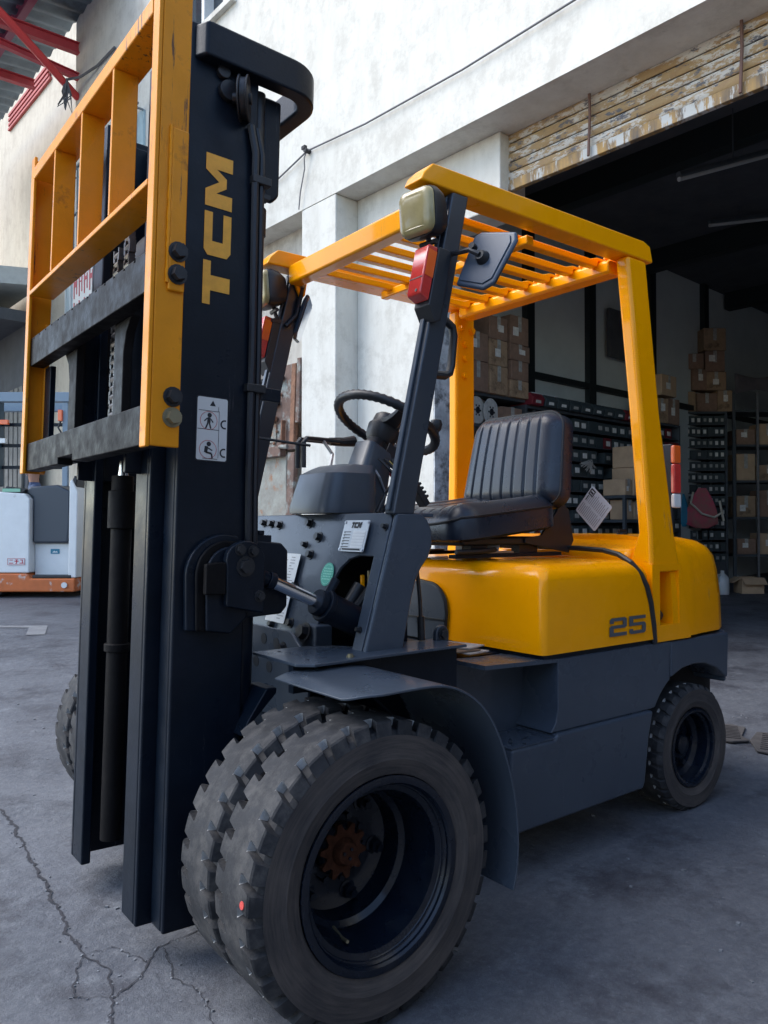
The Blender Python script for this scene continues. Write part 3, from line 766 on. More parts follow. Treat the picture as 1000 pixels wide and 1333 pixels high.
# ---- rear posts with the grip recess
def rear_post(sgn):
    def q(x, y, z): return (x, sgn*y, z)
    # upper leaning box section
    def sect(z, xf, xb, yi, yo): return [q(xf, yi, z), q(xf, yo, z), q(xb, yo, z), q(xb, yi, z)]
    mb = loft([sect(.905, -1.442, -1.628, .44, .551), sect(1.05, -1.444, -1.600, .490, .545), sect(1.5, -1.430, -1.552, .462, .518), sect(2.07, -1.400, -1.520, .428, .486)])
    p = ob('rear_post', mb, YEL, fl, .016, 3)
    if sgn > 0:
        hole = rrect(-1.612, -1.487, .712, .915, .025, 4)
        outer = [(-1.690, .655), (-1.622, .936), (-1.440, .936), (-1.440, .86), (-1.458, .655)]
        # frame pieced round the recess
        fr = MB()
        fr.prism([(-1.458, .655), (-1.44, .86), (-1.44, .936), (-1.487, .936), (-1.487, .715), (-1.50, .655)], 'Y', .47, .553)
        fr.prism([(-1.50, .655), (-1.4868, .7148), (-1.6128, .7148), (-1.625, .655)], 'Y', .47, .5528)
        fr.prism([(-1.625, .655), (-1.6125, .715), (-1.6115, .936), (-1.622, .936), (-1.640, .84), (-1.690, .655)], 'Y', .47, .5529)
        fr.prism([(-1.4872, .936), (-1.4872, .912), (-1.6113, .912), (-1.6113, .936)], 'Y', .47, .5527)
        ob('grip_frame', fr, YEL, p, .004)
        bk = MB(); bk.box(-1.62, -1.48, .455, .475, .70, .93); ob('recess_back', bk, YELW, p)
        kn = MB(); kn.cyl((-1.545, .476, .74), (-1.545, .515, .745), .024, .018, n=14); kn.cyl((-1.545, .515, .745), (-1.545, .522, .746), .010, n=10); ob('knob', kn, PLA, p)
    return p
rp = rear_post(1); rpr = rear_post(-1)
for (x, z) in ((-1.435, 1.99), (-1.50, 1.985), (-1.465, 1.92), (-1.465, 1.855), (-1.467, 1.775)):
    hexbolt(rpr, (x, -(.428+.0596*(2.07-z))+.002, z), (0, 1, 0), .014, .012, YEL)
# ---- overhead guard
gy = .488
for sgn in (1, -1):
    pf = [(-.405, 2.072), (-.42, 2.10), (-.455, 2.134), (-1.50, 2.140), (-1.54, 2.128), (-1.556, 2.075), (-1.556, 2.068)]
    mb = MB(); mb.prism(pf, 'Y', sgn*.408, sgn*gy); ob('guard_side_beam', mb, YEL, fl, .012, 3)
mb = MB(); mb.box(-.555, -.495, -.4075, .4075, 2.006, 2.080); ob('guard_front_beam', mb, YEL, fl, .010, 3)
mb = MB(); mb.prism([(-1.47, 2.02), (-1.40, 2.02), (-1.392, 2.03), (-1.392, 2.066), (-1.405, 2.075), (-1.465, 2.075), (-1.478, 2.066), (-1.478, 2.03)], 'Y', -.4075, .4075); ob('guard_rear_beam', mb, YEL, fl, .008, 3)
mb = MB(); mb.box(-.98, -.945, -.4072, .4072, 2.030, 2.062); ob('guard_cross_bar', mb, YEL, fl, .006)
slm = MB(); slm.prism([(-.5555, 2.048), (-.5555, 2.074), (-1.35, 2.078), (-1.39, 2.090), (-1.475, 2.090), (-1.475, 2.078), (-1.395, 2.0775), (-1.385, 2.052)], 'Y', -.017, .017)
slme = make_mesh('guard_bar', slm, YEL)
for i in range(7):
    o = ob('guard_bar', slme, None, fl, .004); o.location = (0, -.345+i*.115, 0)
    nb = MB(); nb.tube([(-1.47, -.345+i*.115+.045, 2.077), (-1.39, -.345+i*.115+.045, 2.078)], .004, 6); ob('weld_bead', nb, YEL, fl)
# ---- front posts
def front_post(sgn):
    def sect(z, xf, xb, yi, yo): return [(xf, sgn*yi, z), (xf, sgn*yo, z), (xb, sgn*yo, z), (xb, sgn*yi, z)]
    mb = loft([sect(1.108, -.303, -.379, .448, .492), sect(1.16, -.315, -.388, .448, .492), sect(2.072, -.535, -.600, .438, .484)])
    p = ob('front_post', mb, GRYL, fl, .006)
    ml = loft([sect(1.12, -.296, -.3035, .460, .476), sect(2.06, -.5245, -.531, .450, .468)])
    ob('post_strip', ml, PLAG, p, .002)
    return p
fp = front_post(1); fpr = front_post(-1)
mb = MB(); mb.tube([(-.465, .452, 1.688), (-.535, .452, 1.690), (-.560, .452, 1.676), (-.566, .452, 1.65), (-.556, .452, 1.56), (-.548, .452, 1.535), (-.53, .452, 1.525), (-.43, .452, 1.522)], .013, 10)
ob('grab_handle', mb, PLA, fp)
for sgn, par in ((1, fp), (-1, fpr)):
    # yellow gusset under the guard beam
    mb = MB(); mb.prism([(-.515, 2.07), (-.60, 2.07), (-.585, 1.985), (-.565, 1.96)], 'Y', sgn*.425, sgn*.436); ob('gusset', mb, YEL, par, .003)
    hexbolt(par, (-.57, sgn*.424, 2.02), (0, -sgn, 0), .010, .010, BRASS)
    # head lamp
    y0 = .462*sgn
    Ml = Matrix.Translation((-.418, y0, 1.985)) @ Matrix.Rotation(R(8*sgn), 4, 'Z') @ Matrix.Rotation(R(4), 4, 'Y')
    hs = MB()
    rgs = []
    for (x, s_) in ((.0, 1.0), (-.018, 1.03), (-.05, .92), (-.078, .68), (-.085, .4)):
        rgs.append([Ml @ Vector((x, p[0]*s_, p[1]*s_)) for p in rrect(-.066, .066, -.069, .069, .03, 4)])
    hl = ob('head_lamp', loft(rgs), PLA, fl)
    le = []
    for (x, s_) in ((.001, .985), (.014, .96), (.020, .86), (.023, .55), (.024, .15)):
        le.append([Ml @ Vector((x, p[0]*s_, p[1]*s_)) for p in rrect(-.064, .064, -.067, .067, .028, 4)])
    ob('lens', loft(le), LENS, hl, smooth=50)
    rb = MB()
    for i in range(9):
        zz = -.048+i*.012
        rb.tube([Ml @ Vector((.0195-(abs(a)/.05)**4*.004, a, zz)) for a in (-.05, -.035, -.02, 0, .02, .035, .05)], .0032, 5)
    ob('lens_ribs', rb, LENS, hl)
    bk = MB(); bk.tube([Ml @ Vector((-.04, 0, -.065)), Ml @ Vector((-.045, 0, -.095)), (-.49, y0*.99, 1.86)], .008, 8); bk.box(-.505, -.445, min(y0-.02*sgn, y0+.03*sgn), max(y0-.02*sgn, y0+.03*sgn), 1.862, 1.876); bk.cyl(Ml @ Vector((-.04, -.03, -.08)), Ml @ Vector((-.04, .03, -.08)), .008, n=8); ob('bracket', bk, PLA, hl)
    # turn and brake lamp, leaning with the post
    Mt = Matrix.Translation((-.448, .478*sgn, 1.792)) @ Matrix.Rotation(R(-13), 4, 'Y')
    tb = MB(); tb.prism([(-.040, -.118), (-.022, -.130), (.012, -.090), (.012, .088), (-.022, .094), (-.040, .090)], 'Y', -.034, .034, M=Mt)
    tl = ob('signal_lamp', tb, PLA, fl, .003)
    rl = MB(); rl.prism([(.0125, -.078), (.046, -.070), (.050, -.062), (.050, .076), (.044, .084), (.0125, .086)], 'Y', -.030, .030, M=Mt)
    ob('lens', rl, [REDL], tl, .004)
    dv = MB(); dv.box(.0505, .0512, -.029, .029, -.020, -.017, M=Mt); dv.cyl(Mt @ Vector((.049, .012, -.058)), Mt @ Vector((.0515, .012, -.058)), .005, n=10); ob('divider', dv, PLA, tl)
    ol = MB(); ol.box(.014, .044, .0301, .0312, -.01, .07, M=Mt); ob('side_lens', ol, ORL, tl)
# ---- mirrors
def mirror(par, M, st):
    pl = [(-.072, -.082), (.030, -.092), (.062, -.070), (.090, .060), (.080, .084), (-.040, .084), (-.062, .072)]
    # rounded outline
    mb = MB(); mb.prism(pl, 'X', -.008, .008, M=M); mo = ob('mirror', mb, MIRB, par, .010, 3)
    mb = MB(); mb.prism([(p[0]*.84, p[1]*.84) for p in pl], 'X', .008, .012, M=M); ob('rear_plate', mb, MIRB, mo, .004)
    mb = MB(); mb.prism([(p[0]*.92, p[1]*.92) for p in pl], 'X', -.010, -.0082, M=M); ob('glass', mb, MIRG, mo)
    mb = MB(); c0 = M @ Vector((.012, 0, .0)); c1 = M @ Vector((.034, 0, .0))
    mb.cyl(c0, c1, .022, .014, n=14); mb.tube([c1, M @ Vector((.045, -.03, .008)), st], .008, 8); mb.cyl(M @ Vector((.03, -.025, .02)), M @ Vector((.05, -.025, .02)), .010, n=8)
    ob('stalk', mb, BOLT, mo)
    return mo
mirror(fl, Matrix.Translation((-.560, .592, 1.842)) @ Matrix.Rotation(R(14), 4, 'Z') @ Matrix.Rotation(R(-12), 4, 'Y') @ Matrix.Rotation(R(-14), 4, 'X'), (-.505, .49, 1.872))
mirror(fl, Matrix.Translation((-.600, -.470, 1.90)) @ Matrix.Rotation(R(-37), 4, 'Z') @ Matrix.Rotation(R(-20), 4, 'Y'), (-.54, -.47, 1.88))
mb = MB(); mb.tube([(-.58, -.43, 2.05), (-.565, -.425, 1.98), (-.545, -.425, 1.90), (-.50, -.43, 1.85)], .009, 8); ob('lamp_cable', mb, HOSE, fpr)
# tail lamp on the rear post
mb = MB(); mb.box(-1.672, -1.652, .44, .50, 1.05, 1.39); tlb = ob('tail_lamp', mb, PLA, fl, .004)
for (z0, z1, mm, nm) in ((1.315, 1.385, ORL, 'lens'), (1.20, 1.314, REDL, 'lens'), (1.145, 1.199, WHL, 'lens')):
    mb = MB(); mb.box(-1.700, -1.6525, .455, .512, z0, z1); ob(nm, mb, mm, tlb, .006)
# ---- cowl: sloping front plate with a cut-out, side legs that flare under the posts
def dx(z): return -.315+(1.11-z)*.295     # x of the sloping front plate
def dp(y, z, o=0.0): return Vector((dx(z)+o*.959, y, z+o*.283))
cf = MB()
def plate(mb, y0, y1, z0, z1, t=.012):
    vs = [dp(y, z, o) for o in (0, -t) for y in (y0, y1) for z in (z0, z1)]
    mb.add(vs, [(0, 1, 3, 2), (4, 6, 7, 5), (0, 4, 5, 1), (2, 3, 7, 6), (0, 2, 6, 4), (1, 5, 7, 3)])
# cut-out outline on the left half (for the tilt cylinder)
ho = [(.245, .70), (.245, .86), (.262, .90), (.285, .945), (.315, .972), (.36, .982), (.425, .982), (.425, .70)]
out = [(-.475, .695), (.235, .695), (.235, .86), (.255, .905), (.280, .950), (.315, .978), (.36, .990), (.43, .990), (.43, .695), (.4745, .695), (.4745, 1.095), (.46, 1.112), (-.46, 1.112), (-.475, 1.095)]
n = len(out)
cf.add([dp(y, z, 0) for y, z in out]+[dp(y, z, -.010) for y, z in out], [tuple(range(n)), tuple(range(2*n-1, n-1, -1))]+[(i, (i+1) % n, (i+1) % n+n, i+n) for i in range(n)])
cowl = ob('cowl_front', cf, GRY, fl, .003)
for sgn in (1, -1):
    pr_ = [(dx(1.112), 1.112), (-.40, 1.112), (-.428, 1.095), (-.446, 1.06), (-.446, 1.015), (-.432, .985), (-.405, .955), (-.385, .92), (-.370, .87), (-.330, .695), (dx(.695), .695)]
    mb = MB(); mb.prism(pr_, 'Y', sgn*.4755, sgn*.492); ob('cowl_side', mb, GRY, fl, .014, 4)
    mb = MB(); mb.prism([(dx(1.10)-.012, 1.10), (-.42, 1.09), (-.43, 1.0), (-.37, .9), (-.325, .7), (dx(.7)-.012, .7)], 'Y', sgn*.468, sgn*.4755); ob('cowl_rib', mb, GRY, fl)
mb = MB(); mb.prism([(dx(1.112)-.002, 1.1125), (-.47, 1.1125), (-.47, 1.10), (dx(1.10)-.012, 1.10)], 'Y', -.47, .47); ob('cowl_top', mb, GRY, fl, .003)
# inside of the cut-out: dark floor pan with valve levers
mb = MB(); mb.box(-.46, -.44, -.46, .36, .66, 1.09); ob('bulkhead', mb, BLK, fl)
for k, (y, z, mm) in enumerate(((.30, .93, YEL), (.335, .945, YEL), (.375, .935, YEL))):
    mb = MB(); mb.tube([(-.34, y, .80), (-.33, y+.01, .88), (-.325, y+.015, z)], .007, 6); ob('valve_lever', mb, mm if k != 1 else BRASS, fl)
mb = MB(); mb.cyl((-.33, .30, .90), (-.29, .285, .83), .022, n=12); mb.cyl((-.30, .33, .84), (-.33, .36, .90), .016, n=10); ob('hydraulic_fitting', mb, PLA, fl)
# bolts on the cowl plate
for (y, z, r) in ((-.245, 1.085, .011), (-.19, 1.082, .011), (-.135, 1.078, .012), (-.27, 1.035, .010), (.055, 1.083, .012), (.128, 1.04, .013), (.060, 1.015, .009), (.105, .985, .012), (.457, 1.072, .008), (.448, .79, .007), (.065, .885, .012), (.09, .775, .012), (-.02, .76, .010)):
    hexbolt(cowl, dp(y, z), (.959, 0, .283), r, .016)
mb = MB(); mb.cyl(dp(.035, 1.02), dp(.035, 1.02, .001), .006, n=10); ob('bolt_hole', mb, INK, cowl)
# round-headed large bolt below
hexbolt(fl, dp(.225, .755, .03), (.959, 0, .283), .022, .022)
mb = MB(); mb.box(-.25, -.19, .19, .27, .70, .785); ob('cylinder_bracket', mb, GRY, fl, .006)
# aluminium data plate
ux, uy = Vector((.07, .99, 0)), Vector((-.283, 0, .959))
def rect(x0, x1, y0, y1): return [(x0, y0), (x1, y0), (x1, y1), (x0, y1)]
LT = [[(0, .72), (0, 1), (.95, 1), (.95, .72), (.64, .72), (.64, 0), (.31, 0), (.31, .72)]]
LC = [[(x+1.07, y) for x, y in [(.95, .70), (.95, 1), (.12, 1), (0, .86), (0, .14), (.12, 0), (.95, 0), (.95, .30), (.32, .30), (.32, .70)]]]
LM = [[(x+2.14, y) for x, y in [(0, 0), (0, 1), (.36, 1), (.575, .50), (.79, 1), (1.15, 1), (1.15, 0), (.84, 0), (.84, .60), (.68, .22), (.47, .22), (.31, .60), (.31, 0)]]]
Op = dp(.255, 1.000)
dpl = MB(); dpl.decal(rrect(0, .138, 0, .095, .005), Op, ux, uy, .002); dpo = ob('data_plate', dpl, ALU, fl, smooth=0)
place_letters('plate_lettering', LT+LC+LM, Op+ux*.042+uy*.071, ux, uy, .0165, .018, INK, dpo, shear=.25, off=.0042, t=.0006)
ln = MB()
for i in range(6):
    z = .058-i*.009
    ln.decal(rect(.010, .050, z, z+.0022), Op, ux, uy, .0005, 0, .0042)
    ln.decal(rect(.062, .128, z-.002, z+.0055), Op, ux, uy, .0005, 1, .0042)
    ln.decal(rect(.012, .018, z-.0026, z-.001), Op, ux, uy, .0005, 0, .0042)
ln.decal(rect(.02, .118, .004, .009), Op, ux, uy, .0005, 0, .0042)
ob('plate_print', ln, [INK, WHT], dpo, smooth=0)
for (a, b_) in ((.006, .006), (.132, .006), (.006, .089), (.132, .089)):
    mb = MB(); mb.cyl(Op+ux*a+uy*b_, Op+ux*a+uy*b_+ux.cross(uy)*.006, .0045, n=8); ob('rivet', mb, STL, dpo)
# round green sticker
Og = dp(.225, .930)
mb = MB(); mb.decal([(.036*math.cos(R(12*i)), .036*math.sin(R(12*i))) for i in range(30)], Og, ux, uy, .001); gs = ob('green_sticker', mb, GRNS, fl, smooth=0)
pale = mat('pale_green_print', (0.25, 0.62, 0.50), 0.6)
mb = MB()
for i in range(24):
    a = R(15*i); mb.decal([(.031*math.cos(a), .031*math.sin(a)), (.031*math.cos(a+.14), .031*math.sin(a+.14)), (.0285*math.cos(a+.14), .0285*math.sin(a+.14)), (.0285*math.cos(a), .0285*math.sin(a))], Og, ux, uy, .0004, 0, .0027)
for k in range(5):
    for i in range(5):
        mb.decal(rect(-.022+i*.0095, -.0155+i*.0095, -.017+k*.008, -.0125+k*.008), Og, ux, uy, .0004, 0, .0027)
ob('sticker_print', mb, pale, gs, smooth=0)
# white instruction sheet behind the mast bracket
Os = dp(-.07, .770)
mb = MB(); mb.decal(rrect(0, .135, 0, .225, .004), Os, ux, uy, .001); sh_ = ob('instruction_sheet', mb, WHT, fl, smooth=0)
mb = MB(); rn = random.Random(9)
for i in range(22):
    z = .012+i*.0095
    mb.decal(rect(.075+.01*rn.random(), .09+.035*rn.random(), z, z+.0028), Os, ux, uy, .0003, 0, .0028)
    if i % 3: mb.decal(rect(.012, .03+.03*rn.random(), z, z+.0028), Os, ux, uy, .0003, 0, .0028)
ob('sheet_print', mb, GINK, sh_, smooth=0)
# lower front plate with four round lightening holes
mb = MB(); mb.prism([(-.40, .50), (.30, .50), (.30, .70), (.20, .765), (-.40, .765)], 'X', -.156, -.146); lpn = ob('front_plate', mb, GRY, fl, .003)
for (y, z) in ((.045, .728), (.122, .722), (-.004, .652), (.078, .645)):
    mb = MB(); mb.cyl((-.1465, y, z), (-.1445, y, z), .017, n=20); ob('plate_hole', mb, INK, lpn)
hexbolt(lpn, (-.146, .165, .715), (1, 0, 0), .013, .016)
# ---- fenders
def fender(sgn):
    zt = .718
    prof0 = [(.085, zt-.012), (.05, zt-.002), (.0, zt), (-.12, zt), (-.19, zt-.012), (-.26, zt-.05), (-.315, zt-.11), (-.360, zt-.20), (-.390, zt-.30), (-.402, zt-.40), (-.398, zt-.48), (-.385, .19)]
    prof = [tuple(p) for p in smooth_path(prof0, 4)]
    mb = MB(); n = len(prof)
    def yo(i): return .862 if i > 8 else .80+.062*(1-(1-i/8)**2)
    top = [(x, sgn*.515, z) for x, z in prof]+[(x, sgn*yo(i), z) for i, (x, z) in enumerate(prof)]
    nb = []
    for i, (x, z) in enumerate(prof):
        a = Vector(prof[max(i-1, 0)]); b_ = Vector(prof[min(i+1, n-1)]); d = (b_-a).normalized()
        nb.append((x-(-d.y)*.0-d.y*.006*-1*0, z))
    low = []
    for i, (x, z) in enumerate(prof):
        a = Vector(prof[max(i-1, 0)]); b_ = Vector(prof[min(i+1, n-1)]); d = (b_-a).normalized(); nn = Vector((d.y, -d.x))
        if nn.y > 0: nn = -nn
        if i > 32: nn = Vector((1, 0))
        low.append((x+nn.x*.006, z+nn.y*.006))
    bot = [(x, sgn*.515, z) for x, z in low]+[(x, sgn*yo(i), z) for i, (x, z) in enumerate(low)]
    vs = top+bot; fs = []
    for i in range(n-1):
        fs += [(i, i+1, n+i+1, n+i), (2*n+i, 3*n+i, 3*n+i+1, 2*n+i+1), (n+i, n+i+1, 3*n+i+1, 3*n+i), (i, 2*n+i, 2*n+i+1, i+1)]
    fs += [(0, n, 3*n, 2*n), (n-1, 2*n-1+2*n, 3*n-1, n-1)] if False else [(0, n, 3*n, 2*n), (n-1, 3*n-1, 4*n-1, 2*n-1)]
    mb.add(vs, fs)
    fe = ob('fender', mb, GRY, fl, .002, smooth=40)
    ip = MB(); ip.prism([(.03, .30), (.035, .53), (.00, .565), (-.10, .562), (-.20, .556), (-.42, .556), (-.52, .556), (-.52, .41), (-.26, .41), (-.2, .34), (-.12, .30)], 'Z', .729, .737)
    if sgn < 0: ip.v = [(x, -y, z) for x, y, z in ip.v]
    pl_ = ob('fender_top_plate', ip, GRY, fl, .002)
    sk = MB()
    sk.prism([(.03, .735), (-.52, .735), (-.52, .42), (-.35, .42), (-.30, .55), (-.2, .64), (0, .66), (.03, .66)], 'Y', sgn*.49, sgn*.512)
    ob('inner_fender', sk, BLK, fl)
    hexbolt(pl_, (-.13, sgn*.53, .737), (0, 0, 1), .008, .008, BRASS)
    for (x, y) in ((-.03, .34), (-.02, .50)):
        h = MB(); h.cyl((x, sgn*y, .7371), (x, sgn*y, .7378), .005, n=10); ob('plate_hole', h, INK, pl_)
fender(1); fender(-1)
# hinge bracket behind the left cowl leg, gas strut
mb = MB(); mb.prism([(-.495, .66), (-.495, .755)]+list(arc(-.52, .755, .025, 0, 180, 8))+[(-.545, .66)], 'Y', .435, .452); hb = ob('hinge_bracket', mb, GRYL, fl, .003)
for z in (.755, .715): hexbolt(hb, (-.52, .452, z), (0, 1, 0), .013, .010)
mb = MB(); mb.tube([(-.455, .43, .76), (-.45, .43, .86), (-.44, .43, .94)], .006, 8); mb.cyl((-.456, .43, .74), (-.453, .43, .81), .011, n=10); ob('linkage_rod', mb, BOLT, fl)
mb = MB(); mb.box(-.50, -.36, .25, .44, .66, .73); ob('pedal_box', mb, BLK, fl, .01)
# papers and slats lying on the floor tray
pb = empty('offcut_boards', (-.72, .27, .667)); tag(pb, 'thin pale board offcuts lying on the floor in front of the hood', 'boards')
for k, (a, b_, rz) in enumerate(((0, 0, .12), (.01, .006, -.1), (-.01, .012, .28))):
    mb = MB(); mb.cbox((a, 0, b_+.003), (.10, .24-.03*k, .004), Matrix.Rotation(rz, 3, 'Z')); ob('board', mb, mat('board_pale', (.42, .38, .33), .8, var=.3, vscale=20) if k != 1 else mat('board_brown', (.20, .13, .08), .8, var=.3, vscale=20), pb)

# ---- instrument pod, steering column and wheel
mb = MB()
def pod_ring(z, s_, dxx): return [(-.405+dxx+(p[0])*s_*.78, .075+(p[1])*s_*.72, z) for p in rrect(-.125, .125, -.175, .175, .075, 5)]
ob('instrument_pod', loft([pod_ring(1.116, 1.06, .03), pod_ring(1.135, 1.08, .028), pod_ring(1.225, .97, .012), pod_ring(1.242, .955, .008), pod_ring(1.262, .80, -.015), pod_ring(1.272, .70, -.03)]), PLAG, fl, smooth=30)
def sect2(c, hx, hy, n_, tilt): return [Vector(c)+Matrix.Rotation(tilt, 3, 'Y') @ Vector((p[0], p[1], 0)) for p in rrect(-hx, hx, -hy, hy, min(hx, hy)*.4, 3)]
ob('steering_column', loft([sect2((-.50, .05, 1.12), .075, .06, 0, -.5), sect2((-.545, .04, 1.24), .065, .058, 0, -.5), sect2((-.590, .02, 1.345), .055, .052, 0, -.5)]), PLAG, fl, .006)
mb = MB(); mb.cbox((-.625, .052, 1.325), (.045, .004, .06), Matrix.Rotation(-.5, 3, 'Y')); mb.v = [(x, y+.018, z) for x, y, z in mb.v]; ob('switch_panel', mb, INK, fl)
swc = Vector((-.66, 0, 1.437)); Ms = Matrix.Translation(swc) @ Matrix.Rotation(R(-28), 4, 'Y')
mb = MB()
K = 96; ring = []
for i in range(K):
    a = 2*math.pi*i/K
    ring.append(Ms @ Vector((.185*math.cos(a), .185*math.sin(a), 0)))
mb.tube(ring, [.0165+.0014*math.cos(i*math.pi) for i in range(K)], 10, closed=True)
sw = ob('steering_wheel', mb, PLA, fl, smooth=60)
hub = MB(); hub.lathe([(.0, .028), (.042, .026), (.05, .018), (.052, -.01), (.06, -.022), (.055, -.06), (.036, -.085), (0, -.085)], 28, ax='Z'); hub.v = [tuple(Ms @ Vector(q)) for q in hub.v]; ob('hub', hub, PLA, sw)
sp_ = MB()
for a in (R(70), R(-110), R(180)):
    pa = [Ms @ Vector((r*math.cos(a), r*math.sin(a), z)) for r, z in ((.04, -.012), (.09, -.018), (.14, -.012), (.182, 0))]
    d = Ms.to_3x3() @ Vector((-math.sin(a), math.cos(a), 0)); u = Ms.to_3x3() @ Vector((0, 0, 1))
    w_ = (.036, .028, .022, .020)
    vs = []
    for p, ww in zip(pa, w_):
        vs += [p+d*ww+u*.004, p-d*ww+u*.004, p-d*ww*.8-u*.010, p+d*ww*.8-u*.010]
    sp_.add(vs, [(i*4+j, i*4+(j+1) % 4, i*4+4+(j+1) % 4, i*4+4+j) for i in range(3) for j in range(4)])
ob('spoke', sp_, PLA, sw, smooth=45)
mb = MB(); kb = Ms @ Vector((-.13, .125, .02)); mb.lathe([(0, .06), (.018, .055), (.023, .04), (.018, .02), (.010, .012), (.010, -.01), (0, -.01)], 16, c=kb, ax='Z'); ob('spinner_knob', mb, PLA, sw)
mb = MB(); mb.cyl(Ms @ Vector((0, 0, -.08)), (-.585, .015, 1.335), .038, .045, n=18); ob('column_boot', mb, PLA, fl)
# lever frame and levers
for y in (-.06, -.10):
    mb = MB(); mb.tube([(-.335, y+.03, 1.27), (-.335, y+.03, 1.355), (-.345, y+.03, 1.368), (-.40, y, 1.372), (-.50, y, 1.370)], .008, 8); ob('hand_lever', mb, PLA, fl)
mb = MB(); mb.tube([(-.47, -.08, 1.370), (-.53, -.08, 1.372), (-.575, -.08, 1.378)], [.014, .016, .020], 10); ob('lever_grip', mb, PLA, fl)
mb = MB(); mb.tube([(-.42, 0, 1.27), (-.45, -.03, 1.32), (-.43, -.06, 1.37)], .006, 6); ob('lever_rod', mb, STL, fl)
rn = random.Random(4)
wc = [PLA, PLA, mat('red_wire', (.4, .03, .03), .5), PLA, mat('grey_wire', (.25, .27, .3), .5), mat('yellow_wire', (.6, .45, .1), .5)]
for i in range(11):
    y = .10+rn.uniform(-.05, .06); x = -.59+rn.uniform(-.05, .06)
    mb = MB(); mb.tube([(x+.05, y, 1.12), (x+rn.uniform(-.04, .02), y+rn.uniform(-.03, .05), 1.18), (x-.01+rn.uniform(-.05, .03), y+.02, 1.24), (x+.02, y-.03, 1.30)], rn.uniform(.004, .008), 6); ob('wire', mb, wc[i % 6], fl)
# pedal/hand-brake bracket with serrated edge
Mq = Matrix.Translation((-.74, .10, 1.165)) @ Matrix.Rotation(R(-52), 4, 'Y')
mb = MB(); mb.box(-.02, .09, -.02, .02, -.012, .012, M=Mq)
for i in range(5): mb.box(.0+i*.018, .009+i*.018, -.018, .018, .012, .024, M=Mq)
ob('brake_lever', mb, PLA, fl, .002)

# ---- seat
def cushion(W, H, T, grooves, rows=34, cols=61, tw=1.0, crown=.018, sag=0.0, rnd_=.040):
    # local: u across (y), v up (z), thickness towards +x
    mb = MB()
    def shape(u, v):
        # squircle mapping of the square to a rounded rectangle
        e = .34
        uu, vv = u, v
        au, av = abs(u), abs(v)
        lim = 1-e
        if au > lim and av > lim:
            du, dv = (au-lim)/e, (av-lim)/e
            m_ = max(du, dv); l_ = math.hypot(du, dv)
            k = m_/l_ if l_ > 0 else 1
            au, av = lim+du*k*e, lim+dv*k*e
        uu = math.copysign(au, u); vv = math.copysign(av, v)
        wv = W*(1-(1-tw)*(vv*.5+.5))
        return uu*wv/2, vv*H/2
    def front(u, v):
        y, z = shape(u, v)
        edge = max(abs(u), abs(v))
        x = T/2-rnd_*max(0, (edge-.70)/.30)**2.4
        x += crown*(1-u*u)*(1-v*v*.6)
        if sag: x += sag*u*u
        if abs(u) < .80 and v > -.92 and v < .90:
            for g_ in grooves:
                d = abs(u-g_)
                if d < .035: x -= .0060*(1-(d/.035))**1.3*min(1, (.90-abs(v))/.08+.2)
        return (x, y, z)
    def back(u, v):
        y, z = shape(u, v)
        edge = max(abs(u), abs(v))
        return (-T/2+.012*max(0, (edge-.85)/.15)**2, y, z)
    us = [-1+2*i/(cols-1) for i in range(cols)]; vv_ = [-1+2*j/(rows-1) for j in range(rows)]
    F_ = [front(u, v) for u in us for v in vv_]; B_ = [back(u, v) for u in us for v in vv_]
    o = len(F_)
    q = lambda i, j: i*rows+j
    fs = [(q(i, j), q(i+1, j), q(i+1, j+1), q(i, j+1)) for i in range(cols-1) for j in range(rows-1)]
    fs += [(o+q(i, j), o+q(i, j+1), o+q(i+1, j+1), o+q(i+1, j)) for i in range(cols-1) for j in range(rows-1)]
    rim_ = [q(i, 0) for i in range(cols)]+[q(cols-1, j) for j in range(1, rows)]+[q(i, rows-1) for i in range(cols-2, -1, -1)]+[q(0, j) for j in range(rows-2, 0, -1)]
    for a, b_ in zip(rim_, rim_[1:]+rim_[:1]): fs.append((a, b_, o+b_, o+a))
    mb.add(F_+B_, fs)
    border = [F_[k] for k in rim_]
    return mb, border
gs_ = [-.66, -.44, -.22, 0, .22, .44, .66]
mb, bd = cushion(.53, .38, .11, gs_, tw=.88, cols=161)
Mb = Matrix.Translation((-1.325, .005, 1.335)) @ Matrix.Rotation(R(-10), 4, 'Y')
mb.v = [tuple(Mb @ Vector(p)) for p in mb.v]
sb = ob('seat_backrest', mb, VIN, fl, smooth=50)
pm_ = MB(); pm_.tube([Mb @ (Vector(p)+Vector((.001, 0, 0))) for p in bd], .0048, 6, closed=True); ob('piping', pm_, VIN2, sb)
mb, bd = cushion(.50, .53, .135, gs_, tw=1.0, crown=-.022, cols=121, sag=.014, rnd_=.062)
Mc = Matrix.Translation((-1.045, .005, 1.108)) @ Matrix.Rotation(R(-84), 4, 'Y') @ Matrix.Rotation(math.pi, 4, 'X')
mb.v = [tuple(Mc @ Vector(p)) for p in mb.v]
sc = ob('seat_cushion', mb, VIN, fl, smooth=50)
pm_ = MB(); pm_.tube([Mc @ (Vector(p)+Vector((.001, 0, 0))) for p in bd], .0048, 6, closed=True); ob('piping', pm_, VIN2, sc)
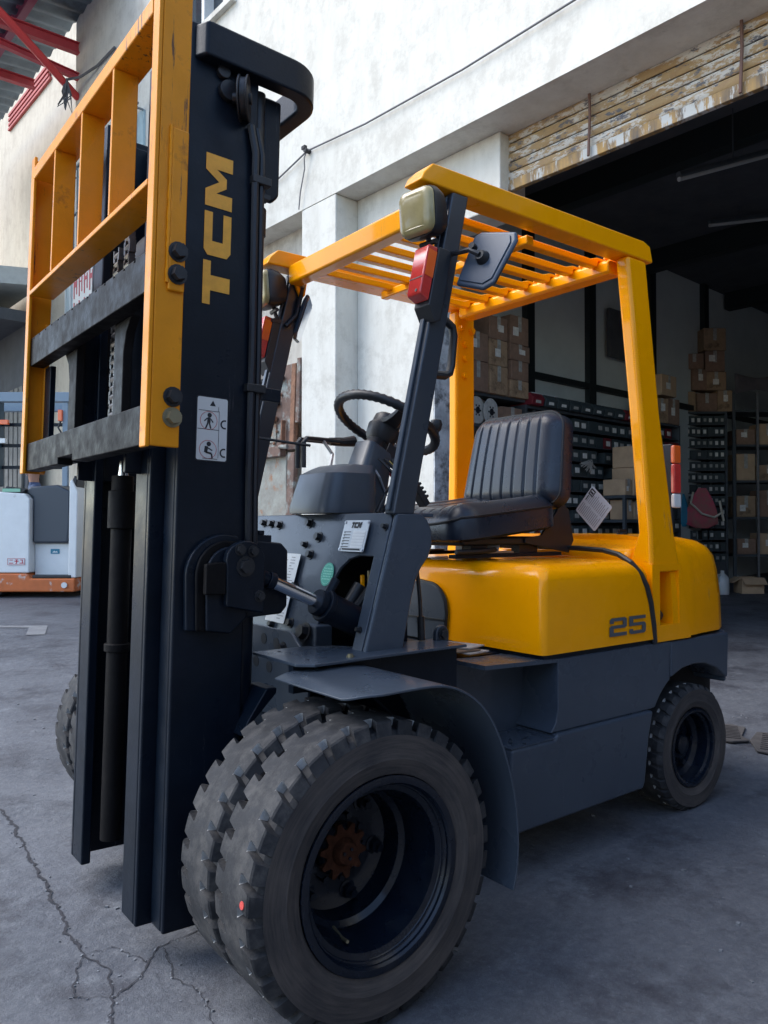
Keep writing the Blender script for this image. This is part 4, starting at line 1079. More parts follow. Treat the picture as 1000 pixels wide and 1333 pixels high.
for s_ in (-1, 1):
    mb = MB(); mb.prism([(-1.40, 1.14), (-1.36, 1.17), (-1.32, 1.12), (-1.24, 1.04), (-1.15, 1.03), (-1.15, 1.012), (-1.40, .972), (-1.43, 1.02)], 'Y', s_*.20-.006+.005, s_*.20+.006+.005); ob('seat_bracket', mb, PLA, fl, .002)
    mb = MB(); mb.box(-1.36, -.80, s_*.19-.018, s_*.19+.018, .962, .976); ob('seat_rail', mb, BLK, fl, .002)
    mb = MB(); mb.box(-1.10, -.86, s_*.19-.010, s_*.19+.010, .9762, .984); ob('slide', mb, STL, fl, .002)
mb = MB(); mb.box(-1.32, -.84, -.20, .20, 1.005, 1.035); ob('seat_pan', mb, PLA, fl, .01)
for y in (-.15, .16):
    mb = MB(); mb.box(-1.25, -1.15, y-.02, y+.02, .974, 1.01); mb.box(-.98, -.90, y-.02, y+.02, .974, 1.01); ob('seat_riser', mb, PLA, fl)
mb = MB(); mb.tube([(-.80, .21, .985), (-.90, .215, .985), (-1.0, .20, .99)], .009, 8); ob('slide_lever', mb, PLA, fl)
mb = MB(); mb.decal(rect(-.02, .09, -.012, .05), (-1.03, .10, .975), (0, 1, 0), (-.2, 0, 1), .001); ob('seat_tag', mb, WHT, fl, smooth=0)
# paper tag clipped behind the seat
tg = empty('paper_tag', (-1.53, .235, 1.05)); tag(tg, 'white printed instruction card stuck on edge behind the black seat', 'card')
A = Vector((0, 0, .003)); B_ = Vector((0, .075, .105))
cu = Vector((.10, .70, .70)).normalized(); cv = Vector((.05, -.71, .70)).normalized()
mb = MB(); mb.decal(rrect(0, .135, 0, .125, .008), A, cu, cv, .0012, 0, 0); ob('card', mb, mat('card_white', (.62, .66, .70), .45), tg, smooth=0)
mb = MB(); rn = random.Random(2)
for i in range(13):
    z = .012+i*.0085; mb.decal(rect(.010, .05+.012*rn.random(), z, z+.003), A, cu, cv, .0003, 0, .0013); mb.decal(rect(.068, .105+.018*rn.random(), z, z+.003), A, cu, cv, .0003, 0, .0013)
ob('card_print', mb, GINK, tg, smooth=0)
mb = MB()
for (a, b_, c_, d_) in ((.098, .104, .095, .120), (.122, .128, .095, .120), (.098, .128, .095, .099), (.098, .128, .117, .121), (.108, .116, .100, .116), (.070, .094, .112, .117)):
    mb.decal(rect(a, b_, c_, d_), A, cu, cv, .0003, 0, .0013)
ob('card_symbol', mb, INK, tg, smooth=0)

# ------------------------------------------------------------------ mast (leans back 1.65 degrees)
LEAN = R(-1.65)
def mob(name, mb, m, bevel=0, parent=None, **k):
    o = ob(name, mb, m, parent or fl, bevel, **k)
    if parent is None: o.rotation_euler = (0, LEAN, 0)
    return o
ms = MB()
for s_ in (1, -1):
    ya, yb, yc = sorted((s_*.355, s_*.338)), sorted((s_*.3378, s_*.275)), 0
    ms.box(.108, .302, ya[0], ya[1], .08, 2.34)
    ms.box(.272, .3018, yb[0], yb[1], .08, 2.335)
    ms.box(.108, .132, yb[0], yb[1], .08, 2.335)
om = mob('outer_mast', ms, BLK, .006)
mi = MB()
for s_ in (1, -1):
    a, b_ = sorted((s_*.272, s_*.255)); mi.box(.16, .338, a, b_, .075, 2.28)
    a, b_ = sorted((s_*.2548, s_*.170)); mi.box(.310, .3378, a, b_, .075, 2.28); mi.box(.16, .182, a, b_, .075, 2.28)
imst = mob('inner_mast', mi, BLK, .005)
cm = MB()
for z0, z1 in ((2.16, 2.26), (1.45, 1.53), (.14, .24)): cm.box(.125, .155, -.26, .26, z0, z1)
mob('cross_member', cm, BLK, .004)
# top crosshead: a band that loops round the back
out_ = [(.285, .405), (.06, .405)]+[(-.03+.0, .405)]+[(-.03+.12*math.cos(R(a))*1.0-.0, .285+.12*math.sin(R(a))) for a in range(90, 181, 10)][1:]
ou = [(.29, .36), (.275, .392), (.02, .392)]+[(.02-.105*math.sin(R(a)), .287+.105*math.cos(R(a))) for a in range(10, 91, 10)]
inn = [(.29, .34), (.08, .345), (.02, .345)]+[(.02-.055*math.sin(R(a)), .29+.055*math.cos(R(a))) for a in range(10, 91, 10)]
ou = ou+[(x, -y) for x, y in reversed(ou)]; inn = inn+[(x, -y) for x, y in reversed(inn)]
band = ou+list(reversed(inn))
cb = MB(); nO = len(ou)
for zz in (2.245, 2.333): cb.v += [(x, y, zz) for x, y in ou]+[(x, y, zz) for x, y in inn]
q0, q1 = 0, 2*nO
for i in range(nO-1):
    cb.f += [(q0+i, q0+i+1, q0+nO+i+1, q0+nO+i), (q1+i, q1+nO+i, q1+nO+i+1, q1+i+1), (q0+i, q1+i, q1+i+1, q0+i+1), (q0+nO+i, q0+nO+i+1, q1+nO+i+1, q1+nO+i)]
cb.f += [(q0, q0+nO, q1+nO, q1), (q0+nO-1, q1+nO-1, q1+2*nO-1, q0+2*nO-1)]; cb.m = [0]*len(cb.f)
mob('crosshead', cb, BLK, .008, seg=3)
for s_ in (1, -1):
    mb = MB(); mb.prism([(.02, 2.244), (.075, 2.244), (.075, 1.99), (.065, 1.965), (.04, 1.958), (.02, 1.98)], 'Y', s_*.300, s_*.322); mob('cylinder_guard', mb, BLK, .008)
    ax_ = Vector((.79, -.55*s_, 0)).normalized(); pc = Vector((.165, s_*.382, 2.175))
    mb = MB(); mb.cyl(pc-ax_*.008, pc+ax_*.008, .050, n=28); mb.cyl(pc-ax_*.013, pc-ax_*.008, .056, n=28); mb.cyl(pc+ax_*.008, pc+ax_*.013, .056, n=28); mb.cyl(pc-ax_*.02, pc+ax_*.03, .014, n=12); mb.cyl((.20, s_*.3555, 2.19), (.20, s_*.372, 2.19), .026, n=18); mb.cyl((.215, s_*.3555, 2.235), (.215, s_*.37, 2.235), .018, n=14); mob('hose_pulley', mb, BOLT, .002)
    # lift cylinder behind the rail
    mb = MB(); mb.cyl((.090, s_*.306, .30), (.090, s_*.306, 1.86), .031, n=20); mb.cyl((.090, s_*.306, 1.86), (.090, s_*.306, 1.93), .035, n=20); mob('lift_cylinder', mb, BLK)
    mb = MB(); mb.cyl((.088, s_*.312, 1.93), (.088, s_*.312, 2.245), .020, n=16); mb.cyl((.088, s_*.312, 1.97), (.088, s_*.312, 2.02), .027, n=12); mb.cbox((.088, s_*.345, 1.95), (.04, .03, .012)); mb.cyl((.095, s_*.352, 1.93), (.095, s_*.352, 2.0), .009, n=8); mob('cylinder_rod', mb, BOLT)
    hp = [(.135, s_*.366, 2.12), (.122, s_*.372, 2.05), (.118, s_*.368, 1.90), (.112, s_*.366, 1.5), (.112, s_*.367, 1.2), (.108, s_*.366, 1.05), (.10, s_*.35, .90)]
    mb = MB(); mb.tube(hp, .010, 8); mob('hydraulic_hose', mb, HOSE)
    mb = MB(); mb.tube([(x-.021, y-.006*s_, z) for x, y, z in hp], .009, 8); mob('hydraulic_hose', mb, HOSE)
    for z in (1.97, 1.42):
        mb = MB(); mb.box(.075, .13, min(s_*.3555, s_*.380), max(s_*.3555, s_*.380), z, z+.022); mob('hose_clamp', mb, BOLT, .003)
# antenna-like bracket and clip by the hoses
mb = MB(); mb.tube([(.09, .36, 1.305), (.03, .365, 1.302), (-.07, .37, 1.298)], .004, 6); mob('clip_wire', mb, BOLT)
mb = MB(); mb.box(.02, .09, .35, .362, 1.405, 1.44); mob('hose_bracket', mb, BLK, .003)
# centre free-lift cylinder, sheaves and chains
mb = MB(); mb.cyl((.275, -.11, .16), (.275, -.11, 1.06), .030, n=20); mb.cyl((.275, -.11, 1.06), (.275, -.11, 1.17), .040, n=20); mb.cyl((.275, -.11, 1.17), (.275, -.11, 1.215), .032, n=18); mb.lathe([(.030, .70), (.037, .702), (.037, .724), (.030, .726)], 20, c=(.275, -.11, 0), ax='Z'); mob('free_lift_cylinder', mb, BRN, .002)
mb = MB(); mb.cyl((.275, -.11, 1.215), (.275, -.11, 1.26), .016, n=16); mob('piston_rod', mb, CHR)
mb = MB(); mb.cyl((.215, -.03, 1.84), (.215, .09, 1.84), .085, n=32); mob('chain_sheave', mb, BOLT, .006)
lk = MB(); lk.box(-.010, .010, -.013, .013, -.011, .011); lk.cyl((0, -.020, 0), (0, .020, 0), .0075, n=8); lk.box(-.007, .007, -.019, -.015, -.018, .018); lk.box(-.007, .007, .015, .019, -.018, .018)
LKM = make_mesh('chain_link', lk, BRN, 30)
chn = 0
for (x, y, z0, z1) in ((.345, .0, 1.30, 1.86), (.345, .085, 1.60, 1.90), (.125, .0, 1.30, 1.84)):
    mb = MB(); k = int((z1-z0)/.025)
    for i in range(k):
        z = z0+i*.025
        mb.cyl((x, y-.017, z), (x, y+.017, z), .010, n=8)
        w_ = .020 if i % 2 else .013
        for e in (-1, 1): mb.box(x-.009, x+.009, y+e*w_-.0025, y+e*w_+.0025, z-.017, z+.0175)
    mob('lift_chain', mb, CHAIN)
mb = MB(); mb.cyl((.30, -.06, 1.335), (.30, -.03, 1.335), .045, n=26); mb.cyl((.30, -.03, 1.335), (.30, .04, 1.335), .036, n=26); mob('hose_reel_pulley', mb, BOLT, .004)
# fork carriage
def bar(z0, z1, notch):
    poly = [(-.525, z0)]
    if not notch: poly += [(-.16, z0), (-.16, z0+.018), (-.02, z0+.018), (-.02, z0)]
    poly += [(.525, z0), (.525, z1)]
    if notch:
        for i in range(15):
            y = .49-i*.07
            poly += [(y+.004, z1), (y+.004, z1-.007), (y-.004, z1-.007), (y-.004, z1)]
    poly += [(-.525, z1)]
    mb = MB(); mb.prism(poly, 'X', .405, .448); return mb
mob('carriage_bar', bar(1.582, 1.675, True), BRN, .003)
mob('carriage_bar', bar(1.240, 1.330, False), BRN, .003)
for s_ in (1, -1):
    pol = [(s_*.165, 1.25), (s_*.235, 1.25), (s_*.235, 1.50), (s_*.25, 1.55), (s_*.285, 1.585), (s_*.285, 1.67), (s_*.165, 1.67)]
    mb = MB(); mb.prism(pol, 'X', .380, .404); cp = mob('carriage_plate', mb, BRN, .003)
    mb = MB(); mb.box(.20, .38, s_*.200-.008, s_*.200+.008, 1.20, 1.74); mob('roller_plate', mb, BLK, .004)
    mb = MB(); mb.prism([(s_*.455, 1.331), (s_*.52, 1.331), (s_*.52, 1.581), (s_*.455, 1.581)], 'X', .385, .402); mob('stop_plate', mb, BLK, .002)
    hexbolt(fl, (.404-.04, s_*.48, 1.345), (1, 0, 0), .012, .012)
# load backrest
bp_ = empty('load_backrest', (0, 0, 0), 0, fl); bp_.rotation_euler = (0, LEAN, 0)
for s_ in (1, -1):
    y0, y1 = sorted((s_*.520, s_*.5575))
    mb = MB()
    mb.box(.450, .460, y0, y1, 1.262-.03, 2.275)
    ya, yb = sorted((s_*.5485, s_*.5575)); mb.box(.384, .4498, ya, yb, 1.235, 2.275)
    ob('post', mb, YELW, bp_, .003)
    ya, yb = sorted((s_*.558, s_*.566)); mb = MB(); mb.box(.386, .424, ya, yb, 1.575, 1.935); tbp = ob('mounting_tab', mb, YELW, bp_, .004)
    ya, yb = sorted((s_*.5263, s_*.5484)); mb = MB(); mb.box(.388, .404, ya, yb, 1.238, 1.73); ob('mounting_plate', mb, YELW, bp_, .003)
    for z in (1.662, 1.612): hexbolt(bp_, (.404, s_*.566, z), (0, s_, 0), .0165, .020)
    for z in (1.345, 1.30): hexbolt(bp_, (.402, s_*.5575, z), (0, s_, 0), .0165, .020, BOLT if z > 1.32 else BRASS)
    wb = MB(); wb.tube([(.4255, s_*.562, 1.94-i*.012) for i in range(30)], [.003+.002*random.random() for i in range(30)], 6); ob('weld_bead', wb, YELW, bp_)
mb = MB(); mb.box(.386, .462, -.5195, .5195, 2.196, 2.236); ob('top_bar', mb, YELW, bp_, .004)
mb = MB(); mb.box(.386, .4615, -.5195, .5195, 1.812, 1.826); ob('middle_bar', mb, YELW, bp_, .003)
for y in (-.268, 0, .258):
    mb = MB(); mb.box(.399, .4605, y-.006, y+.006, 1.8265, 2.1955); ob('upright', mb, YELW, bp_, .002)
# TCM lettering up the mast
O_ = Vector((.178, .3552, 1.630))
mbT = place_letters('mast_lettering', LT+LC+LM, O_, (0, 0, 1), (1, 0, 0), .1175, .074, YLET, om, off=.0008, t=.0008)
# warning sticker with two pictograms
Ow = Vector((.258, .3552, 1.232)); wx, wy = Vector((-1, 0, 0)), Vector((0, 0, 1))
mb = MB(); mb.decal(rrect(0, .088, 0, .165, .007), Ow, wx, wy, .0006, 0, .0008); wst = mob('warning_sticker', mb, INK, smooth=0)
mb = MB(); mb.decal(rrect(.003, .085, .003, .162, .005), Ow, wx, wy, .0004, 0, .0015); ob('sticker_face', mb, mat('sticker_face_white', (.62, .62, .60), .5), wst, smooth=0)
ik = MB(); rk = MB()
def dline(mb, a, b_, w_):
    a = Vector(a); b_ = Vector(b_); d = (b_-a).normalized(); n_ = Vector((-d.y, d.x))*w_/2
    mb.decal([tuple(a-n_), tuple(b_-n_), tuple(b_+n_), tuple(a+n_)], Ow, wx, wy, .0003, 0, .0022)
dline(ik, (.004, .081), (.062, .081), .0012); dline(ik, (.062, .01), (.062, .13), .001); dline(ik, (.006, .128), (.06, .128), .0012); dline(ik, (.06, .128), (.06, .14), .001)
ik.decal([(.036, .141), (.052, .141), (.044, .155)], Ow, wx, wy, .0003, 0, .0022)
for oy in (.085, .012):
    ik.decal([(.036+.006*math.cos(R(30*i)), oy+.032+.006*math.sin(R(30*i))) for i in range(12)], Ow, wx, wy, .0003, 0, .0022)
    if oy > .05:
        dline(ik, (.035, oy+.026), (.034, oy+.012), .009); dline(ik, (.032, oy+.012), (.026, oy-.002), .004); dline(ik, (.036, oy+.012), (.040, oy-.002), .004); dline(ik, (.030, oy+.024), (.022, oy+.016), .003); dline(ik, (.04, oy+.022), (.046, oy+.014), .003)
    else:
        dline(ik, (.030, oy+.026), (.028, oy+.010), .009); dline(ik, (.028, oy+.011), (.044, oy+.008), .005); dline(ik, (.044, oy+.008), (.046, oy-.004), .004); dline(ik, (.034, oy+.022), (.046, oy+.016), .003); dline(ik, (.02, oy-.005), (.06, oy-.005), .0015)
    for i in range(20):
        a0, a1 = R(18*i), R(18*i+18); dline(rk, (.034+.023*math.cos(a0), oy+.018+.023*math.sin(a0)), (.034+.023*math.cos(a1), oy+.018+.023*math.sin(a1)), .0011)
    for i in range(10):
        a0, a1 = R(70+22*i), R(92+22*i); dline(ik, (.078+.010*math.cos(a0), oy+.012+.010*math.sin(a0)), (.078+.010*math.cos(a1), oy+.012+.010*math.sin(a1)), .004)
ob('pictograms', ik, INK, wst, smooth=0); ob('prohibition_rings', rk, REDI, wst, smooth=0)
# tilt bracket: layered weld pad, clevis, pin bolts, backing plate
def blob(cx, cz, rx, rz, a0, a1): return [(cx+rx*math.cos(R(a)), cz+rz*math.sin(R(a))) for a in range(a0, a1+1, 12)]
for k, (s0, yy) in enumerate(((1.0, .375), (.86, .385), (.72, .397))):
    pol = [(.165, .80), (.275-.022*k, .81)]+[(.175+(.105-.022*k)*math.cos(R(a)), .945+(.105-.016*k)*math.sin(R(a))) for a in range(0, 100, 10)]+[(.14, 1.045-.014*k), (.12, .84)]
    for s_ in (1, -1):
        mb = MB(); mb.prism(pol, 'Y', s_*.3555 if k == 0 else s_*(.375, .385, .397)[k-1], s_*yy); mob('tilt_bracket_pad', mb, BRN if k == 1 else BLK, .005)
for s_ in (1, -1):
    mb = MB(); mb.prism([(.085, .85), (.19, .87)]+[(.140+.055*math.cos(R(a)), .985+.050*math.sin(R(a))) for a in range(-20, 181, 20)], 'Y', s_*.397, s_*.420); tbk = mob('tilt_clevis', mb, BLK, .005)
    mb = MB(); mb.prism([(.215, .90), (.245, .90), (.245, .975), (.215, .98), (.19, .98), (.19, .90)], 'Y', s_*.397, s_*.416); mob('tilt_lug', mb, BRN, .004)
    for (x, z, r) in ((.158, 1.012, .011), (.122, 1.008, .011), (.142, .970, .019), (.10, .895, .011)): hexbolt(tbk, (x, s_*.420, z), (0, s_, 0), r, .014)
    mb = MB(); mb.prism([(.14, .83), (.14, 1.04), (.0, 1.03), (-.020, 1.01), (-.022, .86), (-.005, .84)], 'Y', s_*.338, s_*.3535); mob('tilt_plate', mb, BLK, .006)
    # tilt cylinder
    y = s_*.388
    A_ = Vector((.105, y, .966)); B2 = Vector((.035, y, .936)); C2 = Vector((-.125, y, .866)); D2 = Vector((-.36, y, .755))
    mb = MB(); mb.cyl(A_, B2, .026, .020, n=14); mb.cyl(B2, B2+(C2-B2)*.12, .024, n=12); ob('rod_end', mb, BLK, fl, .003)
    mb = MB(); mb.cyl(B2, C2, .0175, n=20); ob('cylinder_rod', mb, CHR, fl)
    mb = MB(); d = (D2-C2).normalized(); mb.cyl(C2-d*.012, C2+d*.012, .036, n=22); mb.cyl(C2+d*.012, C2+d*.03, .046, n=22); mb.cyl(C2+d*.03, D2, .042, n=22); mb.cyl(C2+d*.03+Vector((0, 0, .03)), C2+d*.03+Vector((-.03, .0, .075)), .013, n=10); ob('tilt_cylinder', mb, BLK, fl, .003)
    mb = MB(); mb.box(.03, .09, s_*.33-.02, s_*.33+.02, 1.03, 1.05); mb.cyl((.06, s_*.34, 1.05), (.06, s_*.34, 1.062), .012, n=8); mob('lock_plate', mb, BLK, .002)
    mb = MB(); mb.prism([(.11, .58), (.13, .54), (.07, .60), (.03, .64), (.03, .655), (.06, .655)], 'Y', s_*.30, s_*.40); mob('mast_foot_bracket', mb, BLK, .004)
# ------------------------------------------------------------------ warehouse contents (building frame)
BM = Matrix.Translation(BO) @ Matrix.Rotation(BRZ, 4, 'Z')
def W(x, y, z=None):
    p = BM @ Vector((x, y, 0))
    return Vector((p.x, p.y, gz(p.x, p.y) if z is None else z))
CARD = mat('brown_cardboard', (0.38, 0.25, 0.15), 0.85, var=0.2, vscale=7, dirt=(0.10, 0.065, 0.04), dscale=6, dlo=0.5, dhi=0.7)
CARD2 = mat('tan_cardboard', (0.50, 0.34, 0.21), 0.85, var=0.15, vscale=7)
CARD3 = mat('dark_cardboard', (0.26, 0.16, 0.11), 0.85, var=0.25, vscale=9)
TAPE = mat('shiny_packing_tape', (0.42, 0.40, 0.36), 0.15, var=0.3, vscale=30)
CABM = mat('dark_steel_cabinet', (0.06, 0.07, 0.08), 0.5, var=0.2, vscale=6)
DRW = mat('dark_drawer', (0.045, 0.06, 0.064), 0.55, var=0.25, vscale=12)
LABW = mat('drawer_label', (0.75, 0.72, 0.66), 0.7, var=0.2, vscale=30)
LABD = mat('dull_label', (0.42, 0.40, 0.36), 0.7, var=0.2, vscale=30)
def carton(loc, size, rz, m, label, group, seed=0):
    e = empty('cardboard_box', loc, rz); tag(e, label, 'box', group)
    sx, sy, sz = size; rn = random.Random(seed)
    mb = MB(); mb.box(-sx/2, sx/2, -sy/2, sy/2, 0, sz); ob('carton', mb, m, e, .008)
    tp = MB(); tp.box(-.025, .025, sy/2+.001, sy/2+.003, sz*.45, sz); tp.box(-.025, .025, -sy/2, sy/2+.003, sz+.001, sz+.003)
    ob('packing_tape', tp, TAPE, e)
    if rn.random() < .6:
        lb = MB(); a = rn.uniform(-.3, .1)*sx; z = rn.uniform(.25, .5)*sz; lb.box(a, a+.3*sx, sy/2+.0035, sy/2+.005, z, z+.3*sz); ob('paper_label', lb, LABW, e)
    return e
# long drawer rack against the left inner wall, faces +y
def drawer_rack(name, label, M_loc, rz, wid, z0, rows, cols, rowh, dep, rnd_seed, red=0.06, miss=0.06, toph=.03):
    e = empty(name, M_loc, rz); tag(e, label, 'drawer rack', 'small-parts drawer racks in the warehouse')
    mb = MB(); H = z0+rows*rowh
    mb.box(-wid/2-.03, -wid/2, -dep, 0, 0, H+toph); mb.box(wid/2, wid/2+.03, -dep, 0, 0, H+toph); mb.box(-wid/2, wid/2, -dep, -.005, H, H+toph); mb.box(-wid/2, wid/2, -dep, -dep+.02, 0, H); mb.box(-wid/2, wid/2, -dep, -.01, 0, z0)
    ob('carcass', mb, CABM, e, .004)
    rn = random.Random(rnd_seed); cw = wid/cols
    dm = MB(); dm.box(-cw*.46, cw*.46, -.20, .0, .012, rowh*.80); DM = make_mesh('drawer', dm, DRW)
    dr = MB(); dr.box(-cw*.46, cw*.46, -.20, .0, .012, rowh*.80); DR = make_mesh('drawer', dr, mat('red_drawer', (0.16, 0.02, 0.025), .5))
    lm = MB(); lm.box(-cw*.24, cw*.24, .001, .006, rowh*.26, rowh*.60); LM_ = make_mesh('drawer_label', lm, LABW)
    lm = MB(); lm.box(-cw*.22, cw*.22, .001, .006, rowh*.30, rowh*.58); LM2 = make_mesh('drawer_label', lm, LABD)
    for r in range(rows):
        sm = MB(); sm.box(-wid/2, wid/2, -.22, .004, z0+r*rowh, z0+r*rowh+.010); ob('shelf', sm, CABM, e)
        for c_ in range(cols):
            if rn.random() < miss: continue
            d = ob('drawer', DR if rn.random() < red else DM, None, e)
            d.location = (-wid/2+(c_+.5)*cw, -rn.uniform(.0, .03), z0+r*rowh)
            if rn.random() < .86:
                ob('drawer_label', LM_ if rn.random() < .6 else LM2, None, d)
    return e
gl = W(-3.1, -2.95).z
dr1 = drawer_rack('drawer_rack', 'long dark rack of small labelled drawers seen past the seat back', W(-3.25, -2.92, gl), BRZ, 2.45, .62, 9, 16, .163, .45, 1, red=.10)
# shelf bay next to the doorway: boxes above, reels below
sb_ = empty('storage_shelf', W(-1.58, -2.95), BRZ); tag(sb_, 'dark steel shelf by the doorway carrying cartons and two cable reels', 'shelf')
g0 = W(-1.35, -2.95).z
def shel(e, wid, dep, levels, H, m=CABM, brace=False):
    for sx in (-1, 1):
        for sy in (-dep, -.03):
            mb = MB(); mb.box(sx*wid/2-.02, sx*wid/2+.02, sy, sy+.03, 0, H); ob('upright', mb, m, e)
    for z in levels:
        mb = MB(); mb.box(-wid/2+.021, wid/2-.021, -dep+.002, -.002, z-.03, z); ob('shelf_board', mb, m, e)
shel(sb_, 1.20, .5, (.35, .90, 1.40, 2.035-g0, 2.335-g0), 2.335-g0)
# cartons on top of the shelf: three columns, lit front
zt = 2.337
col_x = (-1.27, -1.57, -1.89)
defs = [
 (0, 0, .30, .28, 'dark carton at the bottom of the pile, next to the rear guard post', CARD3),
 (0, 1, .30, .27, 'dark carton, topmost next to the rear guard post', CARD3),
 (1, 0, .27, .27, 'pale worn carton, bottom of the middle column of the shelf pile', CARD),
 (1, 1, .27, .25, 'grey-brown carton halfway up the middle column of the shelf pile', CARD),
 (1, 2, .27, .22, 'carton with glinting tape on top of the middle column', CARD3),
 (2, 0, .28, .17, 'small carton at the bottom of the right column of the shelf pile', CARD),
 (2, 1, .28, .19, 'red-brown carton with a square white label in the right column', CARD3),
 (2, 2, .32, .16, 'wide flat carton third from the bottom of the right column', CARD3),
 (2, 3, .28, .28, 'large taped carton at the very top of the shelf pile', CARD3)]
hh = [0, 0, 0]
for k, (c_, r_, sx, sz, lab, m_) in enumerate(defs):
    carton(W(col_x[c_], -3.08, zt+hh[c_]+.001), (sx, .34, sz), BRZ+random.uniform(-.05, .05), m_, lab, 'cartons piled on the shelf by the doorway', k)
    hh[c_] += sz+.002
# cable reels
RE = mat('white_reel', (0.55, 0.54, 0.50), 0.6, var=0.2, vscale=20)
for k, (x, lab) in enumerate(((-1.33, 'white cable reel partly hidden behind the rear guard post'), (-1.53, 'white cable reel beside the brown carton on the shelf'))):
    e = empty('cable_reel', W(x, -3.02, 2.036), BRZ+.15); tag(e, lab, 'reel', 'cable reels on the shelf')
    zc = .135
    for y in (.04, -.06):
        mb = MB(); mb.lathe([(.03, -.006), (.128, -.006), (.134, 0), (.128, .006), (.03, .006)], 32, c=(0, y, zc), closed=True); ob('flange', mb, RE, e)
    mb = MB(); mb.cyl((0, -.055, zc), (0, .035, zc), .045, n=20); ob('core', mb, INK, e)
    mb = MB(); mb.cyl((0, .046, zc), (0, .052, zc), .034, n=18)
    for i in range(6): mb.cyl((.05*math.cos(i*1.047), .046, zc+.05*math.sin(i*1.047)), (.05*math.cos(i*1.047), .049, zc+.05*math.sin(i*1.047)), .010, n=8)
    ob('hub', mb, INK, e)
carton(W(-1.80, -3.10, 2.036), (.30, .34, .20), BRZ, CARD3, 'brown carton on the shelf to the right of the cable reels', 'cartons piled on the shelf by the doorway', 31)
# row of bins on top of the rack
for k in range(10):
    x = -2.12-k*.215
    e = empty('parts_bin', W(x, -2.99, gl+.62+9*.163+.031), BRZ)
    red = k in (0, 8)
    tag(e, ('red' if red else 'dark')+' open bin on top of the drawer rack, '+['first', 'second', 'third', 'fourth', 'fifth', 'sixth', 'seventh', 'eighth', 'ninth', 'tenth'][k]+' from the carton pile', 'bin', 'bins on top of the drawer rack')
    mb = MB(); mb.prism([(-.16, 0), (.12, 0), (.14, .07), (.10, .12), (-.16, .12)], 'X', -.095, .095); mb.v = [(x_, y_, z_) for x_, y_, z_ in mb.v]
    ob('bin', mb, mat('red_bin', (.20, .02, .03), .5) if red else DRW, e, .006)
    mb = MB(); mb.box(-.04, .04, .128, .134, .02, .055); ob('bin_label', mb, LABW if k % 3 else LABD, e)
mb = MB(); mb.box(-.22, .22, -.06, .06, 0, .03); o = ob('fluorescent_tube_box', mb, WHT, None, .004); o.location = W(-2.38, -3.03, gl+.62+9*.163+.031+.122); o.rotation_euler = (0, 0, BRZ); tag(o, 'long slim white carton lying on the bins', 'box')
# small dark panel hanging on the inner wall
mb = MB(); mb.box(-.36, .36, 0, .05, -.30, .30); o = ob('notice_board', mb, INTD, None, .006); o.location = W(-4.55, -3.39, 3.46); o.rotation_euler = (0, 0, BRZ); tag(o, 'black board hung on the grey inner wall behind the rear guard post', 'board')
# cartons between seat and post, on a low stand
st_ = empty('work_bench', W(-3.52, -2.45), BRZ); tag(st_, 'low steel bench with cartons in front of the drawer rack', 'bench')
gb = W(-3.52, -2.45).z
shel(st_, .95, .42, (.55, .98, 1.40-gb+.0), 1.40-gb)
bb = [(-3.36, 0, .14, .17, 'flat little carton end-on at the left of the bench stack', 2), (-3.58, 0, .24, .30, 'tan carton standing upright on the bench, left', 1), (-3.80, 0, .20, .29, 'tan carton standing upright on the bench, middle', 1), (-3.62, 1, .30, .23, 'larger tan carton on top of the bench stack', 1), (-3.98, 0, .15, .40, 'narrow tan carton on the bench by the guard post', 1)]
for k, (x, lv, sx, sz, lab, mm) in enumerate(bb):
    carton(W(x+.20, -2.62, 1.401+(.302 if lv else 0)), (sx, .26, sz), BRZ+.05, CARD2, lab, 'tan cartons on the bench', 40+k)
for k, x in enumerate((-3.40, -3.56, -3.74, -3.92)):
    carton(W(x+.20, -2.60, gb+.981), (.12, .2, .21-.02*(k % 2)), BRZ, CARD2, 'small tan carton on the bench under-shelf, '+['leftmost', 'second from left', 'third from left', 'rightmost'][k], 'tan cartons on the bench', 50+k)
# clutter bundle of wires on the bench end
mb = MB(); rn = random.Random(8)
for i in range(26):
    a = rn.uniform(0, 3.14); r = rn.uniform(.05, .12)
    mb.tube([(-r*math.cos(a), rn.uniform(-.04, .04), .09-r*.6*math.sin(a)), (rn.uniform(-.03, .03), .03, .10+rn.uniform(0, .06)), (r*math.cos(a), rn.uniform(-.04, .04), .09+r*.5*math.sin(a))], .004, 4)
o = ob('wire_bundle', mb, mat('pale_wire', (.4, .38, .35), .6)); o.location = W(-2.98, -2.86, 1.63); tag(o, 'tangled bundle of pale wire hanging on the drawer rack', 'wire')
